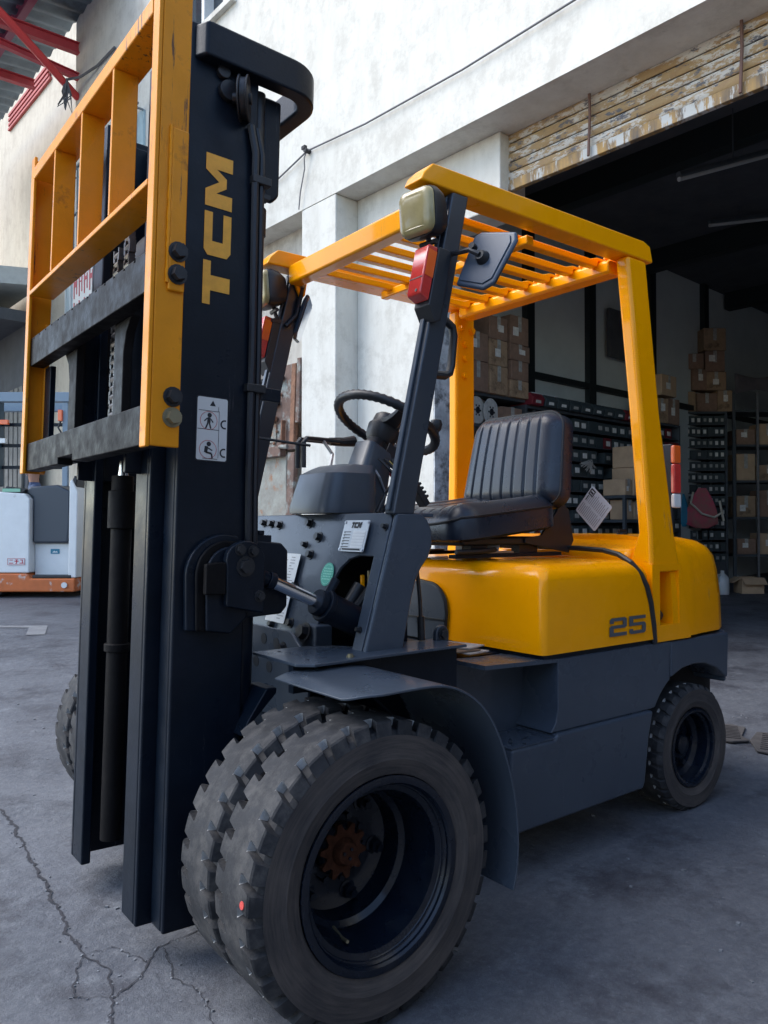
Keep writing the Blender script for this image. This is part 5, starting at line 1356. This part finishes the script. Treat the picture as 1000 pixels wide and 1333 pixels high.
# tall rack facing the doorway on the right, with cartons on top
RX = Vector((-9.19, -3.81, 0)); rzR = yaw-math.pi/2+math.pi*0
rzR = math.atan2(FWD.y, FWD.x)+math.pi/2     # faces back towards the yard
gR = gz(RX.x, RX.y)
drawer_rack('drawer_rack', 'tall dark rack of small labelled drawers at the right of the doorway', (RX.x, RX.y, gR), rzR, .82, .30, 13, 10, .163, .5, 2, red=0.0, miss=.05)
ez = Vector((math.cos(rzR), math.sin(rzR), 0)); fz = Vector((-math.sin(rzR), math.cos(rzR), 0))
topR = gR+.30+13*.163+.032
tops = [(-.40, 0, .24, .30, 'carton at the left end of the bottom row on the tall rack', CARD), (-.13, 0, .26, .28, 'carton with torn tape, second in the bottom row on the tall rack', CARD), (.15, 0, .28, .26, 'plain carton, third in the bottom row on the tall rack', CARD3), (.41, 0, .20, .30, 'upright wrapped carton at the right end of the tall rack', CARD),
        (-.40, 1, .30, .50, 'tall leaning carton above the left end of the tall rack', CARD), (.05, 1, .20, .30, 'carton standing in the middle of the tall rack', CARD3), (.30, 1, .26, .26, 'carton second from the top at the right of the tall rack', CARD),
        (.28, 2, .26, .30, 'carton below the topmost at the right of the tall rack', CARD3), (.27, 3, .30, .32, 'topmost carton at the right of the tall rack', CARD), (.00, 2, .24, .22, 'tilted carton with glossy tape above the middle of the tall rack', CARD3), (-.38, 2, .22, .22, 'small wrapped carton at the upper left of the tall rack', CARD)]
hz = {0: 0, 1: .302, 2: .565, 3: .87}
for k, (x, lv, sx, sz, lab, mm) in enumerate(tops):
    z = topR+hz[lv]+(.24 if (lv == 2 and x < -.2) else .04 if (lv == 2 and x < .1) else 0)
    p = RX+ez*(-x)*-1
    p = RX+ez*x*-1 if False else RX+ez*(-x)
    carton((p.x-fz.x*.16, p.y-fz.y*.16, z), (sx*1.08, .3, sz), rzR+random.uniform(-.12, .12), mm, lab, 'cartons on the tall rack', 60+k)
# right-hand open shelf with cartons
SX = RX-ez*1.06
s2 = empty('storage_shelf', (SX.x, SX.y, gR), rzR); tag(s2, 'open dark steel shelf with boxes at the right edge of the picture', 'shelf')
shel(s2, 1.05, .5, (.42, .95, 1.47, 1.98, 2.47), 2.72, CABM)
mb = MB(); mb.box(.18, .21, -.02, .01, 0, 2.72); ob('upright', mb, STL, s2)
wds = ['lowest', 'second', 'third', 'fourth', 'top']
for k, z in enumerate((.42, .95, 1.47, 1.98)):
    for j, dxx in enumerate((.34, 0.02, -.28)):
        p = SX+ez*dxx
        carton((p.x-fz.x*.2, p.y-fz.y*.2, gR+z+.001), (.27, .3, .22+.1*((k+j) % 3)*.8), rzR, (CARD3, CARD, CARD2)[(k+2*j) % 3], ('left', 'middle', 'right')[j]+' box on the '+wds[k]+' level of the open shelf at the right edge', 'boxes on the open shelf', 80+k*3+j)
o = MB(); o.grid(lambda u, v: (-.5+u*1.0, -.02+.0*v+.03*math.sin(u*9)*v, 2.72+.25*(1-v)+.04*math.sin(u*7+v*3)), 24, 8)
q = ob('tarpaulin', o, mat('grey_tarp', (.10, .09, .10), .6, var=.3, vscale=6)); q.location = (SX.x, SX.y, gR); q.rotation_euler = (0, 0, rzR); tag(q, 'rumpled grey tarpaulin over the top of the open shelf', 'tarpaulin')
sm_ = q.modifiers.new('t', 'SOLIDIFY'); sm_.thickness = .01
# second rack along the inner wall, deeper in, with cartons on top
gl2 = W(-5.6, -2.95).z
drawer_rack('drawer_rack', 'dark drawer rack deeper in the warehouse, just right of the rear guard post', W(-4.84, -2.92, gl2), BRZ, .48, .62, 9, 3, .163, .45, 5, red=.08)
for k, (x, lv, sx, sz, lab) in enumerate(((-4.70, 0, .26, .30, 'carton on the deeper rack nearest the rear guard post'), (-4.98, 0, .26, .32, 'carton beside the dark wall post on the deeper rack'), (-4.86, 1, .36, .26, 'single carton stacked above the pair on the deeper rack'))):
    carton(W(x, -3.1, gl2+.62+9*.163+.032+lv*.345), (sx, .34, sz), BRZ+.06*(k-2), (CARD, CARD3, CARD2)[k % 3], lab, 'cartons on the deeper rack', 120+k)
# bags hanging on the tall rack
def bag(name, label, loc, w_, h_, m_, seed):
    rn = random.Random(seed); mb = MB()
    def fn(u, v):
        a = 2*math.pi*u; t = v
        r = (0.25+.75*math.sin(min(1, t*1.25)*math.pi/2))*(1 if t < .9 else (1-t)*6+.4)
        return (w_/2*r*math.cos(a)*(1+.12*math.sin(5*a+seed)), .06*r*math.sin(a)*(1+.2*math.sin(3*a)), h_*(1-t))
    mb.grid(fn, 20, 10, closeu=True)
    o = ob(name, mb, m_, None, smooth=60); o.location = loc; o.rotation_euler = (0, 0, rzR); tag(o, label, 'bag'); return o
pB = RX+ez*.24+fz*.1
bag('plastic_bag', 'blue plastic bag hanging beside the rear guard post', (pB.x, pB.y, 1.07), .17, .46, mat('blue_plastic', (.03, .30, .50), .35), 1)
pP = RX-ez*.02+fz*.14
pk = bag('plastic_bag', 'pink and brown bag tied with pale rope hanging on the tall rack', (pP.x, pP.y, 1.05), .44, .56, mat('pink_cloth', (.80, .05, .16), .7, col2=(.35, .22, .16), vscale=5), 2)
mb = MB(); mb.tube([(.16, .08, .50), (.20, .09, .35), (.05, .10, .20), (-.12, .10, .15), (-.24, .09, .22), (-.20, .09, .38), (-.26, .08, .10)], .016, 8); ob('rope', mb, mat('pale_rope', (.75, .68, .55), .8), pk)
# jug and open carton on the floor
pj = Vector((-8.35, -2.98, 0)); zj = gz(pj.x, pj.y)
mb = MB(); mb.lathe([(0, 0), (.075, 0), (.08, .01), (.08, .19), (.07, .22), (.03, .26), (.022, .27), (.022, .30), (0, .30)], 20, ax='Z'); jg = ob('plastic_jug', mb, mat('white_plastic', (.6, .62, .62), .4)); jg.location = (pj.x, pj.y, zj); tag(jg, 'white plastic jug on the warehouse floor beside the counterweight', 'jug')
mb = MB(); mb.tube([(.075, 0, .16), (.12, 0, .17), (.12, 0, .25), (.05, 0, .25)], .012, 8); ob('handle', mb, MATS['white_plastic'], jg)
po = Vector((-8.75, -2.85, 0)); e = empty('open_carton', (po.x, po.y, gz(po.x, po.y)), rzR); tag(e, 'open tan carton with splayed flaps on the warehouse floor', 'box')
mb = MB(); mb.box(-.14, .14, -.12, -.11, 0, .20); mb.box(-.14, .14, .11, .12, 0, .20); mb.box(-.14, -.13, -.11, .11, 0, .20); mb.box(.13, .14, -.11, .11, 0, .20); mb.box(-.13, .13, -.11, .11, .002, .01); ob('carton', mb, CARD2, e)
for (a, rx) in ((1, .6), (-1, -.5)):
    mb = MB(); mb.box(-.14, .14, 0, .12*a, -.004, .004, M=Matrix.Translation((0, .12*a, .20)) @ Matrix.Rotation(-a*abs(rx)*1.2, 4, 'X')); ob('flap', mb, CARD2, e)
mb = MB(); mb.box(0, .13, -.11, .11, -.004, .004, M=Matrix.Translation((.14, 0, .20)) @ Matrix.Rotation(.5, 4, 'Y')); ob('flap', mb, CARD2, e)
# fluorescent fitting (unlit) under the ceiling; the short bar stands in for a skylight
A1 = Vector((-5.20, -1.72, 4.30)); B1 = Vector((-7.1, -1.0, 4.9))
for k, (a, b_, lab) in enumerate(((Vector((-4.62, -1.27, 3.86)), Vector((-5.9, -1.05, 4.38)), 'long unlit fluorescent fitting under the dark ceiling'), (Vector((-6.9, -2.3, 4.35)), Vector((-7.6, -2.0, 4.5)), 'short pale bar standing in for a faint skylight deeper in the dark ceiling'))):
    e = empty('ceiling_fitting', a); tag(e, lab, 'lamp', 'unlit ceiling lamps')
    mb = MB(); d = b_-a; mb.cyl(Vector((0, 0, 0)), d, .018, n=10); ob('tube', mb, mat('unlit_tube', (.45, .46, .46), .4), e)
    mb = MB(); mb.cyl(Vector((0, 0, .035)), d+Vector((0, 0, .035)), .028, n=6); ob('housing', mb, CABM, e)
    mb = MB(); mb.cyl(d*.5+Vector((0, 0, .04)), Vector((d.x*.5, d.y*.5, 4.6-a.z)), .006, n=6); ob('hanger', mb, CABM, e)

# ------------------------------------------------------------------ left background
RUSTY = mat('rusted_sheet', (0.20, 0.125, 0.095), 0.85, col2=(0.11, 0.07, 0.055), vscale=9, dirt=(0.30, 0.32, 0.29), dscale=5, dlo=0.5, dhi=0.62, bump=.4, bscale=40)
RUSTY2 = mat('peeling_pale_sheet', (0.36, 0.36, 0.31), 0.85, col2=(0.22, 0.20, 0.17), vscale=8, dirt=(0.34, 0.15, 0.07), dscale=6, dlo=0.55, dhi=0.66, bump=.4, bscale=40)
RUSTY3 = mat('orange_rust', (0.24, 0.12, 0.07), 0.9, var=.4, vscale=18, bump=.4, bscale=60)
rg_ = empty('rusty_truck_gate', W(-.02, -4.55, gz(*W(-.02, -4.55).xy)), BRZ); tag(rg_, 'tall rusted steel truck tailgate leaning on the wall behind the mast', 'tailgate')
z_ = gz(*W(-.02, -4.55).xy)
mb = MB(); mb.box(-.06, -.02, -.55, .30, .05, 1.62); ob('lower_panel', mb, RUSTY2, rg_, .01)
mb = MB(); mb.box(-.08, -.03, -.55, .44, 1.66, 2.62-z_); ob('upper_panel', mb, RUSTY, rg_, .01)
for (a, b_, z0, z1, m_) in ((-.55, .30, 1.60, 1.70, RUSTY), (-.55, .16, 1.95, 2.00, RUSTY3), (-.55, .20, 2.10, 2.15, BRN), (-.55, .28, 2.34, 2.38, BRN)):
    mb = MB(); mb.box(-.02, .05, a, b_, z0-.0, z1); ob('rib', mb, m_, rg_, .01)
for (y0, y1, z0, z1, m_) in ((.31, .42, .05, 1.63, RUSTY), (.33, .40, 1.72, 2.46, RUSTY3), (.415, .47, 1.9, 2.5, RUSTY), (.18, .20, 1.72, 1.95, RUSTY3)):
    mb = MB(); mb.box(-.02, .03, y0, y1, z0, z1, M=Matrix.Translation((0, (y0+y1)/2, 0)) @ Matrix.Rotation(R(-3), 4, 'X') @ Matrix.Translation((0, -(y0+y1)/2, 0))); ob('stile', mb, m_, rg_, .008)
for (y0, z0, w_, h_, m_) in ((-.30, 2.05, .42, .26, RUSTY2), (-.25, 1.75, .38, .18, RUSTY2), (-.35, 1.74, .30, .14, RUSTY), (-.1, 2.18, .26, .2, RUSTY)):
    mb = MB(); mb.box(-.03, -.018, y0, y0+w_, z0, z0+h_); ob('patch_plate', mb, m_, rg_, .004)
for (y, z) in ((.05, 2.3), (.12, 2.12), (-.05, 2.24), (-.1, 1.82), (.15, 1.85), (.10, 1.74), (.02, 2.42), (.22, 2.2)): hexbolt(rg_, (-.017, y, z), (1, 0, 0), .012, .012, RUSTY3)
mb = MB(); mb.tube([(-.02, .16, .95), (.02, .16, .94), (.02, .17, .84), (-.02, .17, .83)], .009, 6); ob('handle', mb, RUSTY, rg_)
mb = MB(); mb.tube([(-.01, .20, 1.70), (.05, .30, 1.69), (.05, .42, 1.68)], .02, 8); ob('latch_bar', mb, RUSTY, rg_)
# neighbouring white building farther down the yard
NB = empty('white_building', W(-.6, -10, 0), BRZ); tag(NB, 'bright white building with red louvre strip beyond the mast, far left', 'building')
WALLF = wall_mat('far_beige_wall', (0.56, 0.50, 0.40), (0.40, 0.33, 0.25), 0.5)  # beige render, the wall's own colour
mb = MB(); mb.box(-.5, 0, -22, .25, 0, 14); ob('wall', mb, WALLF, NB)
LOU = mat('red_louvre', (.40, .07, .06), .7, var=.2, vscale=8)
mb = MB(); mb.box(.002, .03, -5.0, -2.6, 9.25, 9.55); lv = ob('louvre_recess', mb, mat('dark_red', (.18, .03, .03), .7), NB)
for i in range(3):
    mb = MB(); mb.box(.032, .06, -5.0, -2.6, 9.27+i*.10, 9.32+i*.10); ob('louvre_slat', mb, LOU, lv)
mb = MB(); mb.box(.002, .05, -5.05, -2.55, 9.20, 9.245); ob('sill', mb, LOU, NB)
for (y, z) in ((-1.2, 4.7), (-3.0, 4.7), (-3.0, 7.0)):
    mb = MB(); mb.box(.002, .02, y-.5, y+.5, z-.6, z+.6); wv = ob('window', mb, mat('pale_shutter', (.42, .50, .52), .6), NB)
    mb = MB()
    for i in range(5): mb.box(.021, .045, y-.5+i*.24, y-.47+i*.24, z-.6, z+.6)
    ob('grille', mb, WHT, wv)
# drain pipe
mb = MB(); mb.cyl((0, 0, 0), (0, 0, 9), .09, n=12)
for z in (2.5, 4.6, 6.8): mb.cyl((0, 0, z), (0, 0, z+.12), .11, n=12)
o = ob('drain_pipe', mb, mat('old_pipe', (.34, .30, .29), .7, var=.2, vscale=5)); p = W(.10, -15.6, 0); o.location = p; tag(o, 'thick brownish drain pipe at the far left edge', 'pipe')
# red shop banner on the facade, seen through the backrest
bn = empty('shop_banner', W(.05, -9.2, 0), BRZ); tag(bn, 'red and white banner with vertical lettering seen through the load backrest', 'banner')
mb = MB(); mb.box(-.04, .0, -.42, .62, 3.95, 4.78); ob('board', mb, mat('banner_white', (.62, .60, .55), .6), bn)
mb = MB(); rn = random.Random(6)
for r_ in range(2):
    for i in range(5):
        y = -.38+i*.20; z0 = 4.04+r_*.36
        mb.box(.001, .006, y, y+.030, z0, z0+.30); mb.box(.001, .0055, y, y+.13, z0+.14+.08*rn.random(), z0+.18+.08*rn.random()); mb.box(.001, .005, y+.10, y+.13, z0+.05, z0+.27)
ob('lettering', mb, mat('banner_red', (.42, .04, .05), .6), bn)
# canopy with corrugated sheet and red steelwork
cp_ = empty('canopy', BO, BRZ); tag(cp_, 'corrugated steel canopy on red trusses at the top left', 'canopy')
CORR = mat('weathered_corrugated_sheet', (0.20, 0.26, 0.32), 0.55, metal=.2, var=0.25, vscale=2, dirt=(.10, .10, .11), dscale=3, dlo=.5, dhi=.7)
mb = MB(); K = 160
mb.grid(lambda u, v: (6.0*v-.0, -15+u*7.2, 8.62-.10*v*6+.022*math.sin(u*K*1.0)), 481, 3); o = ob('roof_sheet', mb, CORR, cp_, smooth=60)
sm_ = o.modifiers.new('t', 'SOLIDIFY'); sm_.thickness = .006
RED = mat('red_steel', (.50, .055, .07), .5, var=.15, vscale=6)
def beam(p, q_, w_, h_, name='rafter', m_=None):
    p = Vector(p); q_ = Vector(q_); d = (q_-p); L_ = d.length; d.normalize(); up = Vector((0, 0, 1)); s_ = d.cross(up)
    if s_.length < .01: s_ = Vector((1, 0, 0))
    s_.normalize(); u = s_.cross(d)
    M = Matrix((s_.to_4d(), d.to_4d(), u.to_4d(), (0, 0, 0, 1))).transposed()
    for i in range(3): M[3][i] = 0
    M.translation = p; M[3][3] = 1
    mb = MB(); mb.box(-w_/2, w_/2, 0, L_, -h_/2, -h_/2+.015, M=M); mb.box(-w_/2, w_/2, 0, L_, h_/2-.015, h_/2, M=M); mb.box(-.006, .006, 0, L_, -h_/2+.015, h_/2-.015, M=M)
    return ob(name, mb, m_ or RED, cp_, .0)
beam((0, -9.6, 8.14), (5, -9.6, 7.95), .10, .16)
beam((0, -9.6, 7.72), (5, -9.6, 8.05), .08, .10, 'bottom_chord')
beam((0.75, -15, 8.46), (0.75, -7.8, 8.46), .10, .20, 'purlin', mat('purple_red_steel', (.28, .05, .10), .5))
beam((0.1, -11.3, 8.3), (5, -11.3, 8.1), .10, .14)
mb = MB(); mb.tube([(0.0, -9.62, 7.42), (.5, -9.4, 7.62), (1.05, -9.16, 7.84), (2.4, -8.6, 8.3)], .055, 10); ob('brace_pipe', mb, mat('bright_red_pipe', (.62, .05, .05), .45), cp_)
mb = MB(); rn = random.Random(11)
for i in range(7):
    mb.tube([(.22, -9.5+.01*i, 7.55), (.24+rn.uniform(-.1, .1), -9.48, 7.42-rn.random()*.12), (.22+rn.uniform(-.12, .12), -9.5, 7.25-rn.random()*.2), (.20+rn.uniform(-.1, .1), -9.5, 7.36), (.23, -9.5, 7.52)], .012, 6)
mb.tube([(.22, -9.5, 7.55), (.12, -9.2, 7.50), (.03, -8.8, 7.52), (.03, -8.2, 7.5)], .018, 6)
ob('wire_coil', mb, cab, cp_)
# roadside stall roof at far left
sr = empty('lean_to', W(1.2, -13.6), BRZ); tag(sr, 'grey lean-to roof over a dark stall at the far left edge', 'lean-to')
gzs = sr.location.z
mb = MB(); mb.prism([(-1.6, 5.35-gzs), (1.6, 4.95-gzs), (1.6, 5.25-gzs), (-1.6, 5.65-gzs)], 'Y', -3.0, 1.2); ob('fascia', mb, mat('pale_fascia', (.55, .58, .58), .7, var=.1), sr)
mb = MB(); mb.box(-1.5, 1.5, -3, 1.0, 4.7-gzs, 4.9-gzs); mb.box(-1.55, -1.45, -3, 1.0, 0, 4.7-gzs); ob('stall_wall', mb, INTD, sr)
for y in (-2.8, .9):
    mb = MB(); mb.cyl((1.4, y, 0), (1.4, y, 4.9-gzs), .05, n=10); ob('post', mb, BLK, sr)
mb = MB()
for i in range(3): mb.tube([(1.5, -2.9, 4.55-gzs-.12*i), (1.5, -1, 4.45-gzs-.12*i), (1.5, .9, 4.62-gzs-.1*i)], .012, 5)
ob('wiring', mb, cab, sr)
mb = MB()
for i in range(14): mb.box(-1.44, -1.40, -2.9+i*.27, -2.9+i*.27+.2, 1.0, 3.6-gzs)
ob('plank_cladding', mb, mat('weathered_planks', (.20, .19, .17), .9, var=.3, vscale=5), sr)

# ------------------------------------------------------------------ white reach truck, far left (its length runs across the view)
ux_ = Vector((math.sin(yaw), -math.cos(yaw), 0))       # to the right in the view
rt0 = Vector((CAM.x, CAM.y, 0))+Vector((math.cos(yaw), math.sin(yaw), 0))*9.5+ux_*(-4.22)
rt = empty('reach_truck', (rt0.x, rt0.y, gz(rt0.x, rt0.y)), math.atan2(ux_.y, ux_.x)); tag(rt, 'white electric reach truck with an orange base parked at the far left', 'reach truck')
WHP = mat('white_truck_paint', (.70, .71, .70), .35, var=.06, vscale=4, dirt=(.35, .33, .30), dscale=5, dlo=.64, dhi=.74)
ORP = mat('chipped_orange_paint', (.52, .13, .03), .5, var=.15, vscale=8, dirt=(.55, .45, .40), dscale=5, dlo=.58, dhi=.63)
mb = MB(); mb.prism([(-1.7, .30), (-.10, .30), (-.10, 1.20), (-.16, 1.27), (-1.7, 1.38)], 'Y', -.05, .95); bod = ob('body', mb, WHP, rt, .02)
mb = MB(); mb.prism([(-.098, .26), (.44, .26), (.44, .66), (-.098, .66)], 'Y', .10, .95); ob('step_wall', mb, WHP, rt, .01)
mb = MB(); mb.prism([(.36, .24), (.46, .24), (.47, 1.30), (.40, 1.45), (.37, 1.42)], 'Y', -.02, .95); ob('rear_column', mb, WHP, rt, .015)
mb = MB(); mb.prism([(-1.7, .0+.07), (-1.7, .30), (-.12, .295), (-.08, .235), (.46, .235), (.46, .07)], 'Y', -.06, .97); ob('base_skirt', mb, ORP, rt, .02)
mb = MB(); mb.box(-.07, .40, -.03, .10, .236, .275); ob('foot_mat', mb, PLA, rt, .01)
mb = MB(); mb.prism([(-.095, .662), (.34, .662), (.36, .9), (.37, 1.30), (.20, 1.38), (-.12, 1.36), (-.20, 1.30), (-.095, 1.22)], 'Y', .02, .90); ob('console', mb, mat('charcoal_console', (.05, .06, .075), .45), rt, .03)
mb = MB(); mb.prism([(.36, 1.0), (.40, 1.02), (.46, 1.45), (.42, 1.50), (.36, 1.35)], 'Y', 0.0, .92); ob('seat_pad', mb, PLA, rt, .02)
mb = MB(); mb.prism([(-.44, 1.285), (-.20, 1.275), (-.15, 1.32), (-.40, 1.36)], 'Y', -.03, .6); ob('display_hood', mb, PLA, rt, .01)
mb = MB(); mb.decal(rect(-.44, -.22, 1.29, 1.33), (0, -.035, 0), (1, 0, 0), (0, 0, 1), .003); ob('display', mb, mat('green_display', (.25, .50, .35), .4), rt, smooth=0)
mb = MB(); mb.decal(rrect(-.36, -.15, .40, .48, .008), (0, -.052, 0), (1, 0, 0), (0, 0, 1), .003); nm_ = ob('name_plate', mb, WHT, rt, smooth=0)
mb = MB(); red_ = mat('sign_red', (.50, .02, .04), .5)
def st_r(a, b_, c_, d_): mb.decal(rect(a, b_, c_, d_), (0, -.0555, 0), (1, 0, 0), (0, 0, 1), .002)
st_r(-.355, -.155, .40, .404); st_r(-.355, -.155, .476, .48); st_r(-.36, -.356, .40, .48); st_r(-.154, -.15, .40, .48)
st_r(-.335, -.295, .455, .463); st_r(-.34, -.29, .417, .426)                                       # ni
st_r(-.275, -.225, .440, .449); st_r(-.268, -.232, .459, .466); st_r(-.254, -.245, .417, .459); st_r(-.262, -.250, .412, .420)   # chi
st_r(-.205, -.175, .456, .464); st_r(-.184, -.175, .425, .456); st_r(-.212, -.165, .417, .426)     # yu
ob('name_lettering', mb, red_, nm_, smooth=0)
mb = MB(); mb.decal(rrect(.10, .21, .53, .59, .006), (0, .098, 0), (1, 0, 0), (0, 0, 1), .003); bs = ob('blue_sticker', mb, mat('teal_sticker', (.02, .20, .30), .4), rt, smooth=0)
mb = MB(); mb.decal([(.12, .545), (.19, .545), (.175, .565), (.16, .555), (.145, .568)], (0, .095, 0), (1, 0, 0), (0, 0, 1), .003); ob('sticker_print', mb, WHT, bs, smooth=0)
mb = MB(); mb.lathe([(0, .0), (.035, 0), (.035, .02), (.022, .024), (0, .024)], 18, c=(.34, -.085, .155)); ob('tow_eye', mb, WHT, rt)
for x in (-.55, -1.4):
    mb = MB(); mb.cyl((x, .0, .12), (x, .3, .12), .12, n=24); ob('drive_wheel', mb, RUB, rt, .01)
mb = MB(); mb.box(-1.7, .42, .0, .10, 2.40, 2.52); mb.box(-1.7, .42, .80, .90, 2.40, 2.52); mb.box(.36, .42, .10, .80, 2.41, 2.51); ob('overhead_guard', mb, mat('guard_steel', (.20, .26, .32), .4), rt, .01)
for y in (.05, .85):
    mb = MB(); mb.box(.26, .33, y-.03, y+.03, 1.36, 2.40); ob('guard_post', mb, MATS['guard_steel'], rt, .01)
mb = MB(); mb.box(.22, .27, -.02, .03, 2.16, 2.30); ob('indicator_lamp', mb, ORL, rt, .006)
mb = MB(); mb.tube([(.25, .0, 2.16), (.22, .0, 2.08), (.27, .0, 2.0)], .012, 6); ob('lamp_cable', mb, HOSE, rt)
for (x, z) in ((-.45, 2.15), (-.48, 1.92)):
    mb = MB(); mb.box(x-.05, x+.05, .0, .05, z-.03, z+.03); ob('side_lamp', mb, ORL if z > 2 else WHL, rt, .006)
for z in (2.13, 1.87, 1.6):
    mb = MB(); mb.box(-1.7, .30, .10, .14, z-.02, z+.02); ob('mast_rail', mb, BLK, rt)
mb = MB(); mb.box(-.62, -.52, .04, .16, 1.36, 2.5); ob('mast_rail', mb, mat('teal_steel', (.03, .07, .10), .4), rt, .01)

# ------------------------------------------------------------------ person behind the reach truck (only the head shows)
pe = Vector((rt0.x, rt0.y, 0))-ux_*.67+Vector((math.cos(yaw), math.sin(yaw), 0))*1.35
me = bpy.data.meshes.new('person')
J = {'pel': (0, 0, .92), 'wa': (0, .01, 1.06), 'ch': (0, .01, 1.26), 'nk': (0, .0, 1.43), 'hd0': (0, -.01, 1.49), 'hd1': (0, -.02, 1.58), 'hd2': (0, -.015, 1.66),
     'ls': (.17, 0, 1.38), 'le': (.22, -.03, 1.12), 'lw': (.20, -.20, .98), 'lh': (.19, -.28, .96), 'rs': (-.17, 0, 1.38), 're': (-.22, -.03, 1.12), 'rw': (-.20, -.20, .98), 'rh': (-.19, -.28, .96),
     'lp': (.10, 0, .88), 'lk': (.11, -.01, .50), 'la': (.11, .02, .09), 'lf': (.12, -.13, .04), 'rp': (-.10, 0, .88), 'rk': (-.11, -.01, .50), 'ra': (-.11, .02, .09), 'rf': (-.12, -.13, .04)}
RAD = {'pel': (.15, .11), 'wa': (.14, .10), 'ch': (.16, .115), 'nk': (.055, .055), 'hd0': (.06, .075), 'hd1': (.072, .088), 'hd2': (.06, .075), 'ls': (.065, .065), 'rs': (.065, .065), 'le': (.045, .045), 're': (.045, .045), 'lw': (.03, .03), 'rw': (.03, .03), 'lh': (.035, .02), 'rh': (.035, .02), 'lp': (.09, .09), 'rp': (.09, .09), 'lk': (.06, .06), 'rk': (.06, .06), 'la': (.045, .045), 'ra': (.045, .045), 'lf': (.04, .03), 'rf': (.04, .03)}
ks = list(J); ix = {k: i for i, k in enumerate(ks)}
ed = [('pel', 'wa'), ('wa', 'ch'), ('ch', 'nk'), ('nk', 'hd0'), ('hd0', 'hd1'), ('hd1', 'hd2'), ('ch', 'ls'), ('ls', 'le'), ('le', 'lw'), ('lw', 'lh'), ('ch', 'rs'), ('rs', 're'), ('re', 'rw'), ('rw', 'rh'), ('pel', 'lp'), ('lp', 'lk'), ('lk', 'la'), ('la', 'lf'), ('pel', 'rp'), ('rp', 'rk'), ('rk', 'ra'), ('ra', 'rf')]
me.from_pydata([J[k] for k in ks], [(ix[a], ix[b_]) for a, b_ in ed], [])
pm2 = bpy.data.materials.new('skin_and_clothes'); pm2.use_nodes = True
nt = pm2.node_tree; tcn = nt.nodes.new('ShaderNodeTexCoord'); sx_ = nt.nodes.new('ShaderNodeSeparateXYZ'); nt.links.new(tcn.outputs['Object'], sx_.inputs[0])
rp_ = nt.nodes.new('ShaderNodeValToRGB'); rp_.color_ramp.interpolation = 'CONSTANT'
rp_.color_ramp.elements[0].color = (.03, .035, .05, 1); e1 = rp_.color_ramp.elements[1]; e1.position = .50; e1.color = (.05, .08, .16, 1)
e2 = rp_.color_ramp.elements.new(.775); e2.color = (.42, .22, .15, 1)
dv_ = nt.nodes.new('ShaderNodeMath'); dv_.operation = 'DIVIDE'; dv_.inputs[1].default_value = 1.85; nt.links.new(sx_.outputs['Z'], dv_.inputs[0]); nt.links.new(dv_.outputs[0], rp_.inputs[0])
nt.links.new(rp_.outputs[0], nt.nodes['Principled BSDF'].inputs['Base Color']); nt.nodes['Principled BSDF'].inputs['Roughness'].default_value = .7
me.materials.append(pm2)
po_ = bpy.data.objects.new('person', me); C.objects.link(po_)
sk_ = po_.modifiers.new('skin', 'SKIN')
for i, k in enumerate(ks): me.skin_vertices[0].data[i].radius = RAD[k]
me.skin_vertices[0].data[0].use_root = True
ss = po_.modifiers.new('sub', 'SUBSURF'); ss.levels = 2; ss.render_levels = 2
po_.location = (pe.x, pe.y, gz(pe.x, pe.y)); po_.rotation_euler = (0, 0, math.atan2(ux_.y, ux_.x)-1.0)
tag(po_, 'person with short dark hair in dark clothes standing behind the white reach truck', 'person')
mb = MB()
mb.grid(lambda u, v: (.084*math.sin(v*1.75)*math.cos(2*math.pi*u), .0+.098*math.sin(v*1.75)*math.sin(2*math.pi*u)+.012, 1.615+.105*math.cos(v*1.75)), 24, 10, closeu=True); ob('hair', mb, mat('dark_hair', (.012, .010, .010), .6), po_, smooth=60)
fc = MB()
for s_ in (-1, 1): fc.cyl((s_*.03, -.103, 1.60), (s_*.03, -.109, 1.60), .010, n=8); fc.cbox((s_*.078, .0, 1.585), (.018, .03, .055))
fc.cbox((0, -.112, 1.57), (.022, .03, .04)); fc.cbox((0, -.103, 1.535), (.045, .01, .010))
ob('face_features', fc, mat('skin', (.36, .18, .12), .6), po_, .004)

# ------------------------------------------------------------------ unseen wall added behind the camera to cut sky light from that side
OB = empty('sky_blocker_wall', (1.0, 5.2, 0)); tag(OB, 'long low grey rendered wall added unseen behind the camera to block sky light', 'building')
OW = mat('grey_blocker_render', (0.20, 0.20, 0.205), 0.85, var=0.2, vscale=1.5)
mb = MB(); mb.box(-9, 9, 0, .4, 0, 3.1); ob('wall', mb, OW, OB)
mb = MB(); mb.box(-9.1, 9.1, -.1, .5, 3.1, 3.2); ob('coping', mb, OW, OB)
for x in (-6, -2, 2, 6):
    mb = MB(); mb.box(x-.6, x+.6, -.03, .0, 1.1, 2.5); wv = ob('window', mb, mat('window_glass', (.04, .05, .06), .08), OB)
    mb = MB(); mb.box(x-.66, x-.6, -.06, 0, 1.04, 2.56); mb.box(x+.6, x+.66, -.06, 0, 1.04, 2.56); mb.box(x-.6, x+.6, -.06, 0, 2.5, 2.56); mb.box(x-.6, x+.6, -.06, 0, 1.04, 1.1); ob('frame', mb, WHT, wv)
